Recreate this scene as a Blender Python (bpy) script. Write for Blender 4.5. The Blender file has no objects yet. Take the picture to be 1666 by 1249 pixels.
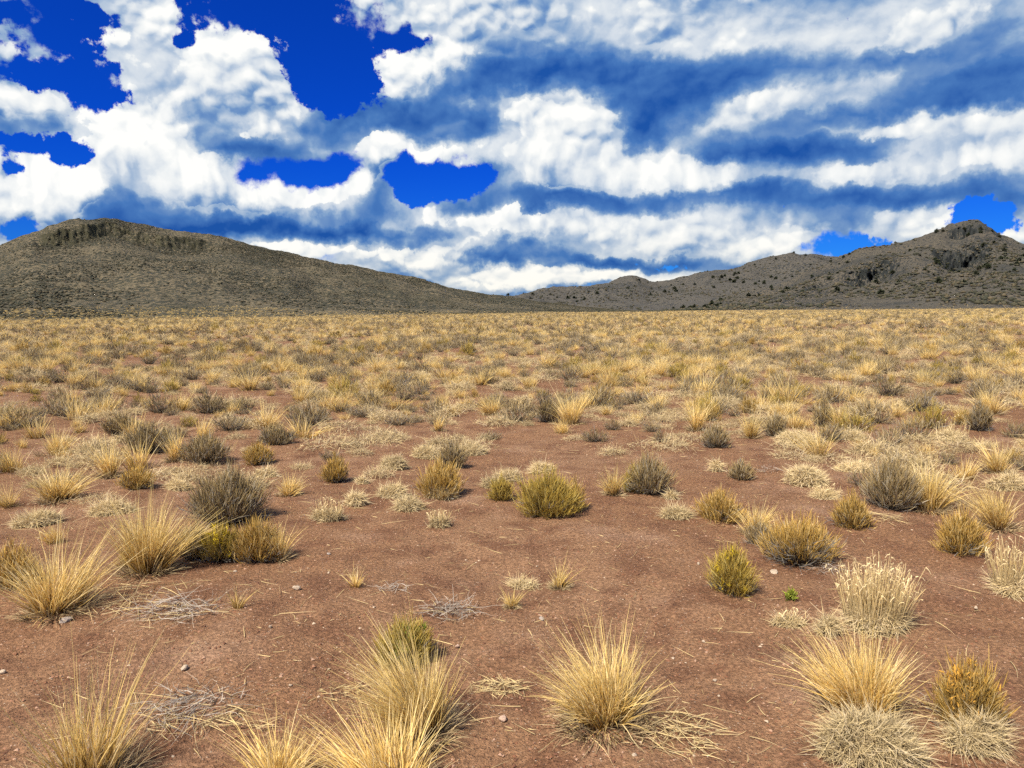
import bpy, bmesh, math, random
import numpy as np
from mathutils import Vector, Matrix, Euler

scene = bpy.context.scene
COL = scene.collection
R = math.radians

# ------------------------------------------------------------------ camera
CAM_H = 1.6
LENS = 26.0
PITCH = R(5.65)          # looking slightly down
ROLL = R(-0.5)
cam_data = bpy.data.cameras.new("camera")
cam_data.lens = LENS
cam_data.sensor_width = 36.0
cam_data.clip_start = 0.05
cam_data.clip_end = 60000.0
camera = bpy.data.objects.new("camera", cam_data)
COL.objects.link(camera)
camera.matrix_world = (Matrix.Translation((0, 0, CAM_H)) @ Matrix.Rotation(R(90) - PITCH, 4, 'X')
                       @ Matrix.Rotation(ROLL, 4, 'Z'))
scene.camera = camera
CAM_ROT = camera.matrix_world.to_3x3()
FPX = LENS / 36.0 * 1666.0

def pixel_dir(px, py):
    """direction of a photograph pixel (1666 x 1249 frame) in the world"""
    v = CAM_ROT @ Vector(((px - 833.0) / FPX, (624.5 - py) / FPX, -1.0))
    return v.normalized()

def on_plain(px, py, z=0.0):
    """the spot on the plain that stands at this pixel of the photograph"""
    d = pixel_dir(px, py)
    t = (z - CAM_H) / d.z
    return d.x * t, d.y * t

# ------------------------------------------------------------------ light
SUN_EL = R(52.0)
SUN_AZ = R(222.0)         # clockwise from +Y (the view): behind the camera, to the left
sun_data = bpy.data.lights.new("sun", 'SUN')
sun_data.energy = 4.6
sun_data.angle = R(5.0)
sun_data.color = (1.0, 0.90, 0.74)
sun = bpy.data.objects.new("sun", sun_data)
COL.objects.link(sun)
sdir = Vector((math.sin(SUN_AZ) * math.cos(SUN_EL), math.cos(SUN_AZ) * math.cos(SUN_EL), math.sin(SUN_EL)))
sun.rotation_euler = sdir.to_track_quat('Z', 'Y').to_euler()

vs = scene.view_settings
vs.view_transform = 'Standard'
vs.look = 'None'
vs.exposure = 1.0
vs.gamma = 1.0
vs.use_curve_mapping = False

scene.render.engine = 'CYCLES'
scene.cycles.max_bounces = 5
scene.cycles.diffuse_bounces = 3
scene.cycles.glossy_bounces = 1
scene.cycles.transmission_bounces = 2
scene.cycles.transparent_max_bounces = 4
scene.cycles.use_denoising = False
scene.cycles.use_adaptive_sampling = True
scene.cycles.adaptive_threshold = 0.02
scene.cycles.adaptive_min_samples = 12
# ------------------------------------------------------------------ sky
class Net:
    """small helper that writes shader maths as nodes, in order"""
    def __init__(self, tree):
        self.t = tree
    def node(self, kind, **props):
        n = self.t.nodes.new(kind)
        for k, v in props.items():
            setattr(n, k, v)
        return n
    def put(self, sock, v):
        if isinstance(v, bpy.types.NodeSocket):
            self.t.links.new(v, sock)
        else:
            sock.default_value = v
    def m(self, op, a, b=None, c=None, clamp=False):
        n = self.node('ShaderNodeMath', operation=op, use_clamp=clamp)
        self.put(n.inputs[0], a)
        if b is not None: self.put(n.inputs[1], b)
        if c is not None: self.put(n.inputs[2], c)
        return n.outputs[0]
    def v(self, op, a, b=None, c=None):
        n = self.node('ShaderNodeVectorMath', operation=op)
        self.put(n.inputs[0], a)
        if b is not None: self.put(n.inputs[3 if op == 'SCALE' else 1], b)
        if c is not None: self.put(n.inputs[2], c)
        return n.outputs[1 if op in ('DOT_PRODUCT', 'LENGTH', 'DISTANCE') else 0]
    def comb(self, x, y, z):
        n = self.node('ShaderNodeCombineXYZ')
        for s, q in zip(n.inputs, (x, y, z)): self.put(s, q)
        return n.outputs[0]
    def sep(self, a):
        n = self.node('ShaderNodeSeparateXYZ'); self.put(n.inputs[0], a)
        return n.outputs[0], n.outputs[1], n.outputs[2]
    def smooth(self, x, lo, hi, to=(0.0, 1.0)):
        n = self.node('ShaderNodeMapRange', interpolation_type='SMOOTHSTEP')
        self.put(n.inputs[0], x); self.put(n.inputs[1], lo); self.put(n.inputs[2], hi)
        self.put(n.inputs[3], to[0]); self.put(n.inputs[4], to[1])
        return n.outputs[0]
    def lin(self, x, lo, hi, a=0.0, b=1.0):
        n = self.node('ShaderNodeMapRange')
        for s, q in zip(n.inputs, (x, lo, hi, a, b)): self.put(s, q)
        return n.outputs[0]
    def noise(self, vec, scale, detail=4.0, rough=0.5, dist=0.0, lac=2.0, color=False):
        n = self.node('ShaderNodeTexNoise')
        self.put(n.inputs['Vector'], vec); self.put(n.inputs['Scale'], scale)
        n.inputs['Detail'].default_value = detail; n.inputs['Roughness'].default_value = rough
        n.inputs['Distortion'].default_value = dist; n.inputs['Lacunarity'].default_value = lac
        return n.outputs[1 if color else 0]
    def voronoi(self, vec, scale, detail=0.0, rough=0.5, lac=2.0, feature='F1', rand=1.0, out='Distance'):
        n = self.node('ShaderNodeTexVoronoi', feature=feature)
        self.put(n.inputs['Vector'], vec); self.put(n.inputs['Scale'], scale)
        if 'Detail' in n.inputs:
            n.inputs['Detail'].default_value = detail; n.inputs['Roughness'].default_value = rough
            n.inputs['Lacunarity'].default_value = lac
        n.inputs['Randomness'].default_value = rand
        return n.outputs[out]
    def ramp_node(self, x, stops):
        """a ramp in a small group of its own (quick to fill)"""
        g = bpy.data.node_groups.new("chart_row", 'ShaderNodeTree')
        n = g.nodes.new('ShaderNodeValToRGB')
        cr = n.color_ramp
        while len(cr.elements) < len(stops): cr.elements.new(0.5)
        for e, (p, c) in zip(cr.elements, stops): e.position = p
        for e, (p, c) in zip(cr.elements, stops): e.color = c
        g.interface.new_socket("Fac", in_out='INPUT', socket_type='NodeSocketFloat')
        g.interface.new_socket("Color", in_out='OUTPUT', socket_type='NodeSocketColor')
        g.interface.new_socket("Alpha", in_out='OUTPUT', socket_type='NodeSocketFloat')
        gi = g.nodes.new('NodeGroupInput'); go = g.nodes.new('NodeGroupOutput')
        g.links.new(gi.outputs[0], n.inputs[0])
        g.links.new(n.outputs[0], go.inputs[0]); g.links.new(n.outputs[1], go.inputs[1])
        k = self.node('ShaderNodeGroup'); k.node_tree = g
        self.put(k.inputs[0], x)
        return k
    def ramp(self, x, stops, mode='LINEAR'):
        n = self.node('ShaderNodeValToRGB')
        cr = n.color_ramp; cr.interpolation = mode
        while len(cr.elements) < len(stops): cr.elements.new(0.5)
        for e, (p, c) in zip(cr.elements, stops):
            e.position = p; e.color = (*c, 1.0) if len(c) == 3 else c
        self.put(n.inputs[0], x)
        return n.outputs[0]
    def mix(self, f, a, b, blend='MIX'):
        n = self.node('ShaderNodeMix', data_type='RGBA', blend_type=blend)
        self.put(n.inputs[0], f)
        for s, q in ((n.inputs[6], a), (n.inputs[7], b)):
            self.put(s, q if isinstance(q, bpy.types.NodeSocket) else (*q, 1.0))
        return n.outputs[2]
    def mixf(self, f, a, b):
        n = self.node('ShaderNodeMix', data_type='FLOAT')
        self.put(n.inputs[0], f); self.put(n.inputs[2], a); self.put(n.inputs[3], b)
        return n.outputs[0]

def lin_rgb(r, g, b):
    f = lambda c: (c / 255 / 12.92) if c / 255 <= 0.04045 else ((c / 255 + 0.055) / 1.055) ** 2.4
    return (f(r), f(g), f(b))

world = bpy.data.worlds.new("World")
scene.world = world
world.use_nodes = True
wt = world.node_tree
wt.nodes.clear()
cloudy = bpy.data.node_groups.new("cloudy_sky", 'ShaderNodeTree')
cloudy.interface.new_socket("Color", in_out='OUTPUT', socket_type='NodeSocketColor')
N = Net(cloudy)
SKY_STRENGTH = 0.1

def sky_ae(px, py):
    d = pixel_dir(px, py)
    return math.atan2(d.x, d.y), d.z / math.hypot(d.x, d.y)

tc = N.node('ShaderNodeTexCoord').outputs['Generated']
dx, dy, dz = N.sep(tc)
rr = N.m('SQRT', N.m('MULTIPLY_ADD', dx, dx, N.m('MULTIPLY', dy, dy)))
rr = N.m('MAXIMUM', rr, 0.02)
az = N.m('ARCTAN2', dx, dy)
el = N.m('DIVIDE', dz, rr)
cyl = N.comb(N.m('DIVIDE', dx, rr), N.m('DIVIDE', dy, rr), el)
ae = N.comb(az, el, 0.0)
# domain warps: a broad one and a fine one
w1 = N.v('SUBTRACT', N.noise(cyl, 9.0, 3.0, 0.5, color=True), (0.5, 0.5, 0.5))
w2 = N.v('SUBTRACT', N.noise(cyl, 40.0, 4.0, 0.6, color=True), (0.5, 0.5, 0.5))
wae = N.v('MULTIPLY_ADD', w1, (0.06, 0.05, 0.0), ae)
wae = N.v('MULTIPLY_ADD', w2, (0.022, 0.022, 0.0), wae)
tae = N.v('MULTIPLY_ADD', w1, (0.08, 0.06, 0.0), ae)
tae = N.v('MULTIPLY_ADD', w2, (0.045, 0.030, 0.0), tae)

# openings in the cloud (pixel centre, radii, depth)
HOLES = [
    (60, 110, 85, 22, 1.0), (15, 30, 40, 24, .8), (100, 12, 60, 22, .95), (140, 120, 30, 30, .85), (165, 95, 28, 30, .55), (95, 60, 40, 20, .75),
    (60, 226, 80, 12, 1.0), (122, 242, 30, 26, 1.0), (18, 262, 16, 16, .9), (165, 160, 40, 18, .8),
    (430, 5, 140, 42, 1.1), (545, 85, 75, 75, 1.15), (565, 150, 60, 45, 1.1), (520, 140, 45, 30, 1.0), (330, 20, 60, 28, .9),
    (300, 70, 16, 10, .7), (655, 68, 52, 20, .95), (600, 40, 30, 40, .8), (605, 165, 18, 24, .8),
    (470, 284, 80, 20, 1.05), (412, 290, 26, 26, 1.0), (550, 275, 40, 20, .9),
    (720, 290, 85, 30, 1.05), (655, 285, 32, 28, .9), (780, 285, 36, 22, .9), (685, 322, 36, 14, .7),
    (1380, 396, 50, 18, .9), (1620, 342, 55, 26, .95), (1090, 437, 110, 8, .7), (30, 378, 40, 20, .8),
    (900, 468, 90, 9, .5), (540, 415, 60, 5, .4), (640, 447, 60, 6, .5),
]
# away from the view the same kind of broken cover goes on
inview = N.m('MULTIPLY', N.smooth(N.m('ABSOLUTE', az), 0.95, 0.65), N.smooth(el, 0.62, 0.45))
cover_n = N.noise(cyl, 2.6, 3.0, 0.5)
# light and dark masses (pixel centre, radii, tone)
TONES = [
    # left cumulus
    (250, 40, 75, 40, .45), (330, 90, 60, 40, .25), (430, 95, 70, 40, .35), (290, 130, 90, 40, .05), (400, 170, 90, 45, .18),
    (470, 200, 60, 22, .25), (520, 245, 60, 14, .3),
    (385, 245, 90, 20, -.55), (330, 205, 60, 20, -.22), (560, 215, 85, 34, -.75), (220, 150, 40, 25, -.12),
    (225, 205, 65, 45, .6), (290, 260, 70, 40, .5), (345, 310, 75, 38, .5), (395, 330, 60, 28, .4), (500, 318, 50, 26, .5), (560, 330, 40, 18, .25),
    (225, 345, 90, 34, -.5), (180, 290, 35, 40, -.15), (310, 375, 120, 14, -.6), (250, 268, 30, 10, -.25),
    (520, 347, 40, 9, -.45), (600, 378, 110, 18, -.6), (440, 378, 120, 14, -.6), (620, 335, 50, 16, -.25),
    (65, 290, 85, 50, .62), (20, 335, 60, 40, .5), (100, 350, 40, 30, .2),
    (50, 165, 90, 20, .3), (60, 195, 90, 20, -.1), (140, 195, 40, 25, -.2),
    (175, 75, 40, 30, .25), (205, 110, 40, 24, .2), (350, 140, 50, 26, .22), (455, 150, 40, 22, .3), (420, 225, 60, 14, .25), (160, 235, 30, 26, .3), (270, 205, 36, 22, .25), (120, 300, 30, 24, .3),
    (600, 300, 26, 12, .3), (560, 360, 60, 12, .2), (660, 365, 40, 16, .1),
    # tower right of the gap
    (650, 115, 50, 45, .5), (720, 95, 35, 30, .4), (660, 165, 60, 20, -.2), (760, 40, 110, 40, .05), (790, 160, 80, 40, -.25), (760, 165, 25, 15, .3),
    (720, 245, 120, 22, .35), (620, 240, 50, 20, .3), (700, 205, 110, 18, -.4), (600, 285, 30, 18, .1), (840, 80, 60, 60, -.1),
    # central bright cumulus
    (915, 230, 85, 65, .65), (880, 165, 80, 30, .4), (960, 290, 60, 22, .4), (1060, 275, 90, 26, .6), (1140, 292, 60, 18, .45),
    (985, 215, 30, 25, .2), (810, 280, 50, 60, -.3),
    # dark deck
    (900, 45, 80, 45, .22), (1080, 60, 80, 20, .25), (1000, 130, 220, 30, -.6), (1090, 170, 100, 40, -.85), (1060, 215, 60, 25, -.6),
    (1200, 130, 180, 26, -.45), (1160, 240, 40, 20, -.35), (850, 120, 60, 25, -.35),
    (1180, 200, 80, 18, .3), (1240, 165, 110, 18, .3), (1420, 135, 70, 14, .32), (1320, 95, 60, 25, .1), (1300, 240, 150, 20, -.6), (1420, 170, 120, 14, -.3),
    (1440, 205, 150, 16, .25), (1600, 140, 110, 24, -.75), (1480, 100, 90, 20, -.35), (1540, 30, 40, 40, .35), (1460, 60, 50, 14, .2), (1640, 60, 50, 40, -.1),
    (1320, 50, 90, 30, .1), (1200, 20, 120, 25, .1),
    (1590, 210, 90, 35, .35), (1560, 255, 80, 20, .35), (1400, 284, 90, 14, .55), (1250, 275, 60, 12, .25), (1350, 325, 190, 16, -.5), (1560, 310, 90, 16, -.35),
    (970, 325, 180, 12, -.75), (1240, 310, 60, 10, -.3), (1500, 290, 60, 12, -.1),
    (700, 30, 50, 26, .3), (820, 20, 50, 30, .2), (640, 15, 40, 20, .25), (760, 90, 30, 22, .25), (840, 190, 40, 24, .2), (1120, 215, 40, 16, .3), (1210, 60, 60, 18, .15),
    (1010, 405, 60, 12, .3), (1100, 400, 60, 14, .3), (930, 405, 50, 10, .25), (1130, 365, 50, 10, .3), (560, 440, 60, 8, .3), (860, 455, 40, 8, .4), (960, 455, 40, 7, .4), (740, 400, 50, 10, .3),
    # low bands
    (780, 340, 40, 12, -.7), (875, 347, 22, 8, -.8), (960, 378, 160, 26, .3), (1180, 335, 70, 9, .4), (1190, 385, 70, 20, .3), (1280, 395, 50, 24, .55),
    (1480, 365, 60, 25, .3), (1560, 350, 40, 14, .35), (1650, 362, 40, 12, .4), (1330, 360, 120, 10, -.35), (1000, 432, 140, 10, -.65), (860, 405, 80, 12, -.35), (880, 425, 70, 8, -.4),
    (690, 420, 32, 18, .5), (640, 405, 90, 18, .1), (800, 440, 90, 14, .45), (760, 370, 90, 20, .25), (900, 445, 90, 14, .45), (1030, 445, 80, 8, .45), (640, 432, 70, 12, -.2), (520, 405, 50, 10, .35),
    (780, 415, 60, 10, -.3),
]
# the masses above, laid out as a coarse chart of the sky: columns in azimuth, rows in elevation
ROWS = [515, 492, 472, 452, 434, 416, 398, 380, 362, 343, 323, 303, 282, 260, 238, 215, 192, 168, 144, 120, 96, 70, 40, 5]
SEG = 3
A_MIN, A_MAX = sky_ae(-40, 250)[0], sky_ae(1706, 250)[0]
row_e = [sky_ae(833, py)[1] for py in ROWS]
E_MIN, E_MAX = row_e[0] - 0.01, row_e[-1] + 0.02
def chart(blobs, a, e, spread, peak):
    out = 0.0
    for (px, py, rx, ry, t) in blobs:
        a0, e0 = sky_ae(px, py)
        d = np.sqrt(((a - a0) * FPX / rx) ** 2 + ((e - e0) * FPX / ry) ** 2) / spread
        g = np.clip(1 - d, 0, 1); g = g * g * (3 - 2 * g) * t
        out = np.maximum(out, g) if peak else out + g
    return out
def charted(vec, field, lo, hi):
    va, ve, _ = N.sep(vec)
    ta = N.lin(va, A_MIN, A_MAX)
    te = N.lin(ve, E_MIN, E_MAX)
    total = None
    for g0 in range(0, len(ROWS), 4):
        rows = list(range(g0, g0 + 4))
        # hat weights of four rows
        pts = sorted({max(0.0, min(1.0, (row_e[k] - E_MIN) / (E_MAX - E_MIN))) for k in range(max(0, g0 - 1), min(len(ROWS), g0 + 5))})
        stops = []
        for p in pts:
            ev = E_MIN + p * (E_MAX - E_MIN)
            stops.append((p, tuple(1.0 if abs(row_e[k] - ev) < 1e-6 else 0.0 for k in rows)))
        if g0 == 0: stops.insert(0, (0.0, (1.0, 0.0, 0.0, 0.0)))
        if g0 + 4 >= len(ROWS): stops.append((1.0, (0.0, 0.0, 0.0, 1.0)))
        wr = N.ramp_node(te, stops)
        col = alp = None
        for sgm in range(SEG):
            tl = N.lin(ta, sgm / SEG, (sgm + 1) / SEG) if SEG > 1 else ta
            u = np.linspace(0, 1, 32)
            aa = A_MIN + (sgm + u) / SEG * (A_MAX - A_MIN)
            vals = [np.clip((field(aa, row_e[k]) - lo) / (hi - lo), 0, 1) for k in rows]
            rn = N.ramp_node(tl, [(float(u[c]), tuple(float(vals[k][c]) for k in range(4))) for c in range(32)])
            if col is None:
                col, alp = rn.outputs[0], rn.outputs[1]
            else:
                f = N.m('GREATER_THAN', ta, sgm / SEG)
                col = N.mix(f, col, rn.outputs[0]); alp = N.mixf(f, alp, rn.outputs[1])
        dot = N.v('DOT_PRODUCT', wr.outputs[0], col)
        dot = N.m('MULTIPLY_ADD', wr.outputs[1], alp, dot)
        total = dot if total is None else N.m('ADD', total, dot)
    return N.m('MULTIPLY_ADD', total, hi - lo, lo)
f_tone = lambda a, e: chart(TONES, a, e, 1.7, False)
f_hole = lambda a, e: chart(HOLES, a, e, 1.8, True)
f_mass = lambda a, e: np.clip(f_tone(a, e), -0.7, 0.7) - 0.8 * np.clip(f_hole(a, e), 0, 0.9)
tone = charted(tae, f_tone, -0.8, 0.8)
hole = charted(wae, f_hole, 0.0, 1.2)
mass_up = charted(N.v('ADD', tae, (-0.008, 0.024, 0.0)), f_mass, -1.5, 0.75)
macro = N.m('SUBTRACT', N.m('MULTIPLY_ADD', hole, -0.8, tone), mass_up)      # lit tops, shaded undersides
macro = N.m('MULTIPLY', macro, inview)
hole = N.mixf(inview, N.smooth(cover_n, 0.47, 0.66), hole)
tone = N.mixf(inview, N.lin(N.noise(cyl, 4.0, 3.0, 0.55), 0.3, 0.7, -0.45, 0.45), tone)

# billows: rounded heads, finer towards the horizon, lit from above
squash = N.smooth(el, 0.02, 0.22)
zs = N.mixf(squash, 2.1, 1.15)
px_, py_, pz_ = N.sep(cyl)
bp = N.comb(px_, py_, N.m('MULTIPLY', pz_, zs))
bw = N.v('MULTIPLY_ADD', w2, (0.012, 0.012, 0.012), bp)
bw = N.v('MULTIPLY_ADD', w1, (0.05, 0.05, 0.05), bw)
def billow(vec):
    big = N.voronoi(vec, 10.0, 2.3, 0.50, 2.3)
    return N.m('MULTIPLY_ADD', big, -0.92, 1.18)
b0 = billow(bw)
b1 = billow(N.v('ADD', bw, (-0.005, 0.0, 0.010)))
relief = N.m('MULTIPLY', N.m('SUBTRACT', b0, b1), 1.5)
# the soft, streaky deck
deck = N.smooth(N.noise(N.v('MULTIPLY', bw, (1.0, 1.0, 1.5)), 8.0, 6.0, 0.55), 0.25, 0.75)
a1, e1 = sky_ae(1350, 170)
qd = N.v('MULTIPLY_ADD', tae, (2.6, 4.6, 0.0), (-a1 * 2.6, -e1 * 4.6, 0.0))
softness = N.m('POWER', 0.35, N.v('DOT_PRODUCT', qd, qd))
puff = N.m('SUBTRACT', 1.0, softness)

edge_n = N.m('MULTIPLY_ADD', N.m('SUBTRACT', b0, 0.40), -0.62, hole)
fine = N.m('SUBTRACT', N.noise(cyl, 60.0, 5.0, 0.62), 0.5)
edge_n = N.m('MULTIPLY_ADD', fine, 0.85, edge_n)
wisp = N.smooth(N.noise(cyl, 6.0, 2.0, 0.5), 0.46, 0.66, (0.05, 0.20))
alpha = N.smooth(edge_n, N.m('ADD', 0.53, wisp), N.m('SUBTRACT', 0.51, wisp))

# heaped, sunlit heads with a crisp outline stand before the greyer, softer cloud
macro_s = N.m('MAXIMUM', N.m('MINIMUM', macro, 0.5), -0.5)
macro_s = N.m('MULTIPLY', macro_s, N.m('MULTIPLY_ADD', softness, -0.55, 1.0))
head = N.m('MULTIPLY_ADD', N.m('SUBTRACT', b0, 0.49), 0.80, tone)
head = N.m('MULTIPLY_ADD', fine, 0.28, head)
head = N.m('MULTIPLY_ADD', macro_s, 0.40, head)
crisp = N.smooth(head, 0.0, N.m('MULTIPLY_ADD', softness, 0.12, 0.07))
crisp = N.m('MULTIPLY', crisp, N.m('MULTIPLY_ADD', softness, -0.35, 1.0))
soft_t = N.m('DIVIDE', tone, N.m('ADD', N.m('ABSOLUTE', tone), 0.7))
calm = N.smooth(el, 0.0, 0.16, (0.6, 1.0))
dark_t = N.m('MINIMUM', soft_t, 0.12)
T0 = N.m('MULTIPLY_ADD', dark_t, 1.05, 0.50)
T0 = N.m('MULTIPLY_ADD', N.m('SUBTRACT', deck, 0.5), N.m('MULTIPLY_ADD', softness, 0.22, 0.20), T0)
T0 = N.m('MULTIPLY_ADD', N.m('MULTIPLY', relief, N.m('MULTIPLY_ADD', softness, -0.5, 1.0)), 0.55, T0)
T0 = N.m('MULTIPLY_ADD', softness, 0.02, T0)
T0 = N.m('MULTIPLY_ADD', macro_s, 0.30, T0)
T1 = N.m('MULTIPLY_ADD', N.m('MULTIPLY', relief, calm), 1.3, 0.59)
T1 = N.m('MULTIPLY_ADD', N.m('SUBTRACT', deck, 0.5), 0.16, T1)
T1 = N.m('MULTIPLY_ADD', soft_t, 0.36, T1)
T1 = N.m('MULTIPLY_ADD', macro_s, 0.75, T1)
T = N.mixf(crisp, T0, T1)
T = N.m('MULTIPLY_ADD', fine, 0.16, T)
T = N.m('MULTIPLY_ADD', N.m('SUBTRACT', T, 0.5), 1.30, 0.47)
T = N.m('MULTIPLY_ADD', N.m('MAXIMUM', N.m('SUBTRACT', 0.30, T), 0.0), 0.60, T)
T = N.m('MULTIPLY_ADD', N.m('MAXIMUM', N.m('SUBTRACT', T, 0.70), 0.0), -0.45, T)
ccol = N.ramp(T, [(0.0, lin_rgb(30, 84, 166)), (0.18, lin_rgb(74, 122, 188)), (0.36, lin_rgb(132, 164, 204)), (0.52, lin_rgb(170, 190, 215)),
                  (0.68, lin_rgb(204, 215, 228)), (0.84, lin_rgb(236, 240, 242)), (1.0, lin_rgb(255, 255, 252))])
warm = N.m('MULTIPLY', N.smooth(el, 0.14, 0.0), 0.6)
ccol = N.mix(warm, ccol, N.mix(1.0, ccol, (1.0, 0.955, 0.86), 'MULTIPLY'))

sky = N.node('ShaderNodeTexSky', sky_type='NISHITA')
sky.sun_disc = False
sky.sun_elevation = SUN_EL
sky.sun_rotation = SUN_AZ
sky.altitude = 1900.0
sky.air_density = 1.0
sky.dust_density = 0.2
sky.ozone_density = 2.0
blue_c = N.mix(1.0, sky.outputs[0], N.mix(N.smooth(el, 0.22, 0.0), (0.007, 0.125, 0.62), (0.030, 0.190, 0.52)), 'MULTIPLY')     # the deep, polarised blue of the photograph
cloud_c = N.mix(1.0, ccol, (0.505 / SKY_STRENGTH,) * 3, 'MULTIPLY')
skyc = N.mix(alpha, blue_c, cloud_c)
go = N.node('NodeGroupOutput')
cloudy.links.new(skyc, go.inputs[0])
gn = wt.nodes.new('ShaderNodeGroup'); gn.node_tree = cloudy
bg = wt.nodes.new('ShaderNodeBackground')
bg.inputs['Strength'].default_value = SKY_STRENGTH
wt.links.new(gn.outputs[0], bg.inputs['Color'])
wo = wt.nodes.new('ShaderNodeOutputWorld')
wt.links.new(bg.outputs[0], wo.inputs['Surface'])
world.cycles.sampling_method = 'NONE'      # an even, wide sky: the bounced rays find it by themselves
# ------------------------------------------------------------------ helpers
rng = np.random.default_rng(11)

def vnoise(x, y, seed=0):
    """smooth value noise, -1..1"""
    xi = np.floor(x).astype(np.int64); yi = np.floor(y).astype(np.int64)
    fx = x - xi; fy = y - yi
    fx = fx * fx * fx * (fx * (fx * 6 - 15) + 10); fy = fy * fy * fy * (fy * (fy * 6 - 15) + 10)
    def h(a, b):
        n = (a * 374761393 + b * 668265263 + seed * 974634777) & 0xffffffff
        n = ((n ^ (n >> 13)) * 1274126177) & 0xffffffff
        n = n ^ (n >> 16)
        return (n & 0xffffff) / 0xffffff * 2 - 1
    return ((h(xi, yi) * (1 - fx) + h(xi + 1, yi) * fx) * (1 - fy)
            + (h(xi, yi + 1) * (1 - fx) + h(xi + 1, yi + 1) * fx) * fy)

def fbm(x, y, oct=4, gain=0.5, seed=0):
    t = 0.0; a = 1.0
    for k in range(oct):
        t = t + a * vnoise(x, y, seed + k); a *= gain; x = x * 2.03 + 7.1; y = y * 2.03 + 3.7
    return t

def link(name, mesh, parent=None, loc=None):
    o = bpy.data.objects.new(name, mesh)
    COL.objects.link(o)
    if parent is not None: o.parent = parent
    if loc is not None: o.location = loc
    return o

def tag(o, label=None, cat=None, group=None, kind=None):
    if label: o["label"] = label
    if cat: o["category"] = cat
    if group: o["group"] = group
    if kind: o["kind"] = kind
    return o

def np_mesh(name, verts, faces, mats=(), smooth=False, attrs=None, mat_idx=None):
    """mesh from numpy arrays; faces all of one size"""
    me = bpy.data.meshes.new(name)
    verts = np.asarray(verts, np.float32).reshape(-1, 3); faces = np.asarray(faces, np.int32)
    nf, k = faces.shape
    me.vertices.add(len(verts)); me.vertices.foreach_set("co", verts.ravel())
    me.loops.add(nf * k); me.loops.foreach_set("vertex_index", faces.ravel())
    me.polygons.add(nf)
    me.polygons.foreach_set("loop_start", np.arange(0, nf * k, k, dtype=np.int32))
    if smooth: me.polygons.foreach_set("use_smooth", np.ones(nf, bool))
    for m in mats: me.materials.append(m)
    if mat_idx is not None: me.polygons.foreach_set("material_index", np.asarray(mat_idx, np.int32))
    me.update(calc_edges=True)
    for an, data in (attrs or {}).items():
        at = me.attributes.new(an, 'FLOAT_COLOR', 'POINT')
        at.data.foreach_set("color", np.asarray(data, np.float32).ravel())
    return me

def grid_faces(nu, nv):
    i = np.arange(nu - 1)[:, None] * nv + np.arange(nv - 1)[None, :]
    return np.stack([i, i + nv, i + nv + 1, i + 1], -1).reshape(-1, 4)

def material(name):
    m = bpy.data.materials.new(name); m.use_nodes = True
    t = m.node_tree; t.nodes.clear()
    return m, Net(t)

def finish(n, colour, rough=0.9, normal=None, spec=0.15):
    b = n.node('ShaderNodeBsdfPrincipled')
    n.put(b.inputs['Base Color'], colour if isinstance(colour, bpy.types.NodeSocket) else (*colour, 1.0))
    b.inputs['Roughness'].default_value = rough
    b.inputs['Specular IOR Level'].default_value = spec
    if normal is not None: n.put(b.inputs['Normal'], normal)
    o = n.node('ShaderNodeOutputMaterial')
    n.t.links.new(b.outputs[0], o.inputs[0])

def bump(n, h, strength, dist, normal=None):
    b = n.node('ShaderNodeBump')
    b.inputs['Strength'].default_value = strength; b.inputs['Distance'].default_value = dist
    n.put(b.inputs['Height'], h)
    if normal is not None: n.put(b.inputs['Normal'], normal)
    return b.outputs[0]

# ------------------------------------------------------------------ ground of the plain
def ground_z(x, y):
    """gentle lie of the plain"""
    d = np.hypot(x, y)
    z = 0.035 * fbm(x * 0.55, y * 0.55, 3, 0.5, 3) + 0.012 * fbm(x * 2.3 + 9, y * 2.3, 2, 0.5, 8)
    return z * np.clip(1.2 - d / 60.0, 0.0, 1.0)

m_soil, n = material("red_soil")
co = n.node('ShaderNodeNewGeometry').outputs['Position']
big = n.noise(co, 0.35, 4.0, 0.55)
mid = n.noise(co, 3.2, 5.0, 0.6)
grain = n.noise(co, 55.0, 5.0, 0.68)
grit = n.voronoi(co, 95.0, 0.0)
c = n.mix(n.smooth(big, 0.35, 0.68), (0.176, 0.096, 0.053), (0.214, 0.126, 0.074))
c = n.mix(n.smooth(mid, 0.42, 0.66), c, (0.134, 0.069, 0.040))
c = n.mix(n.smooth(n.noise(co, 1.1, 4.0, 0.6), 0.52, 0.72), c, (0.235, 0.145, 0.094))
c = n.mix(n.smooth(grain, 0.36, 0.70), n.mix(1.0, c, (0.62, 0.60, 0.60), 'MULTIPLY'), n.mix(1.0, c, (1.38, 1.36, 1.34), 'MULTIPLY'))
gcell = n.voronoi(co, 95.0, 0.0, out='Color')
gr, gg, gb = n.sep(gcell)
pale = n.m('MULTIPLY', n.smooth(gr, 0.945, 0.97), n.smooth(grit, 0.42, 0.30))
c = n.mix(pale, c, (0.33, 0.25, 0.19))
dkp = n.m('MULTIPLY', n.smooth(gg, 0.94, 0.97), n.smooth(grit, 0.42, 0.30))
c = n.mix(dkp, c, (0.075, 0.045, 0.035))
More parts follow.
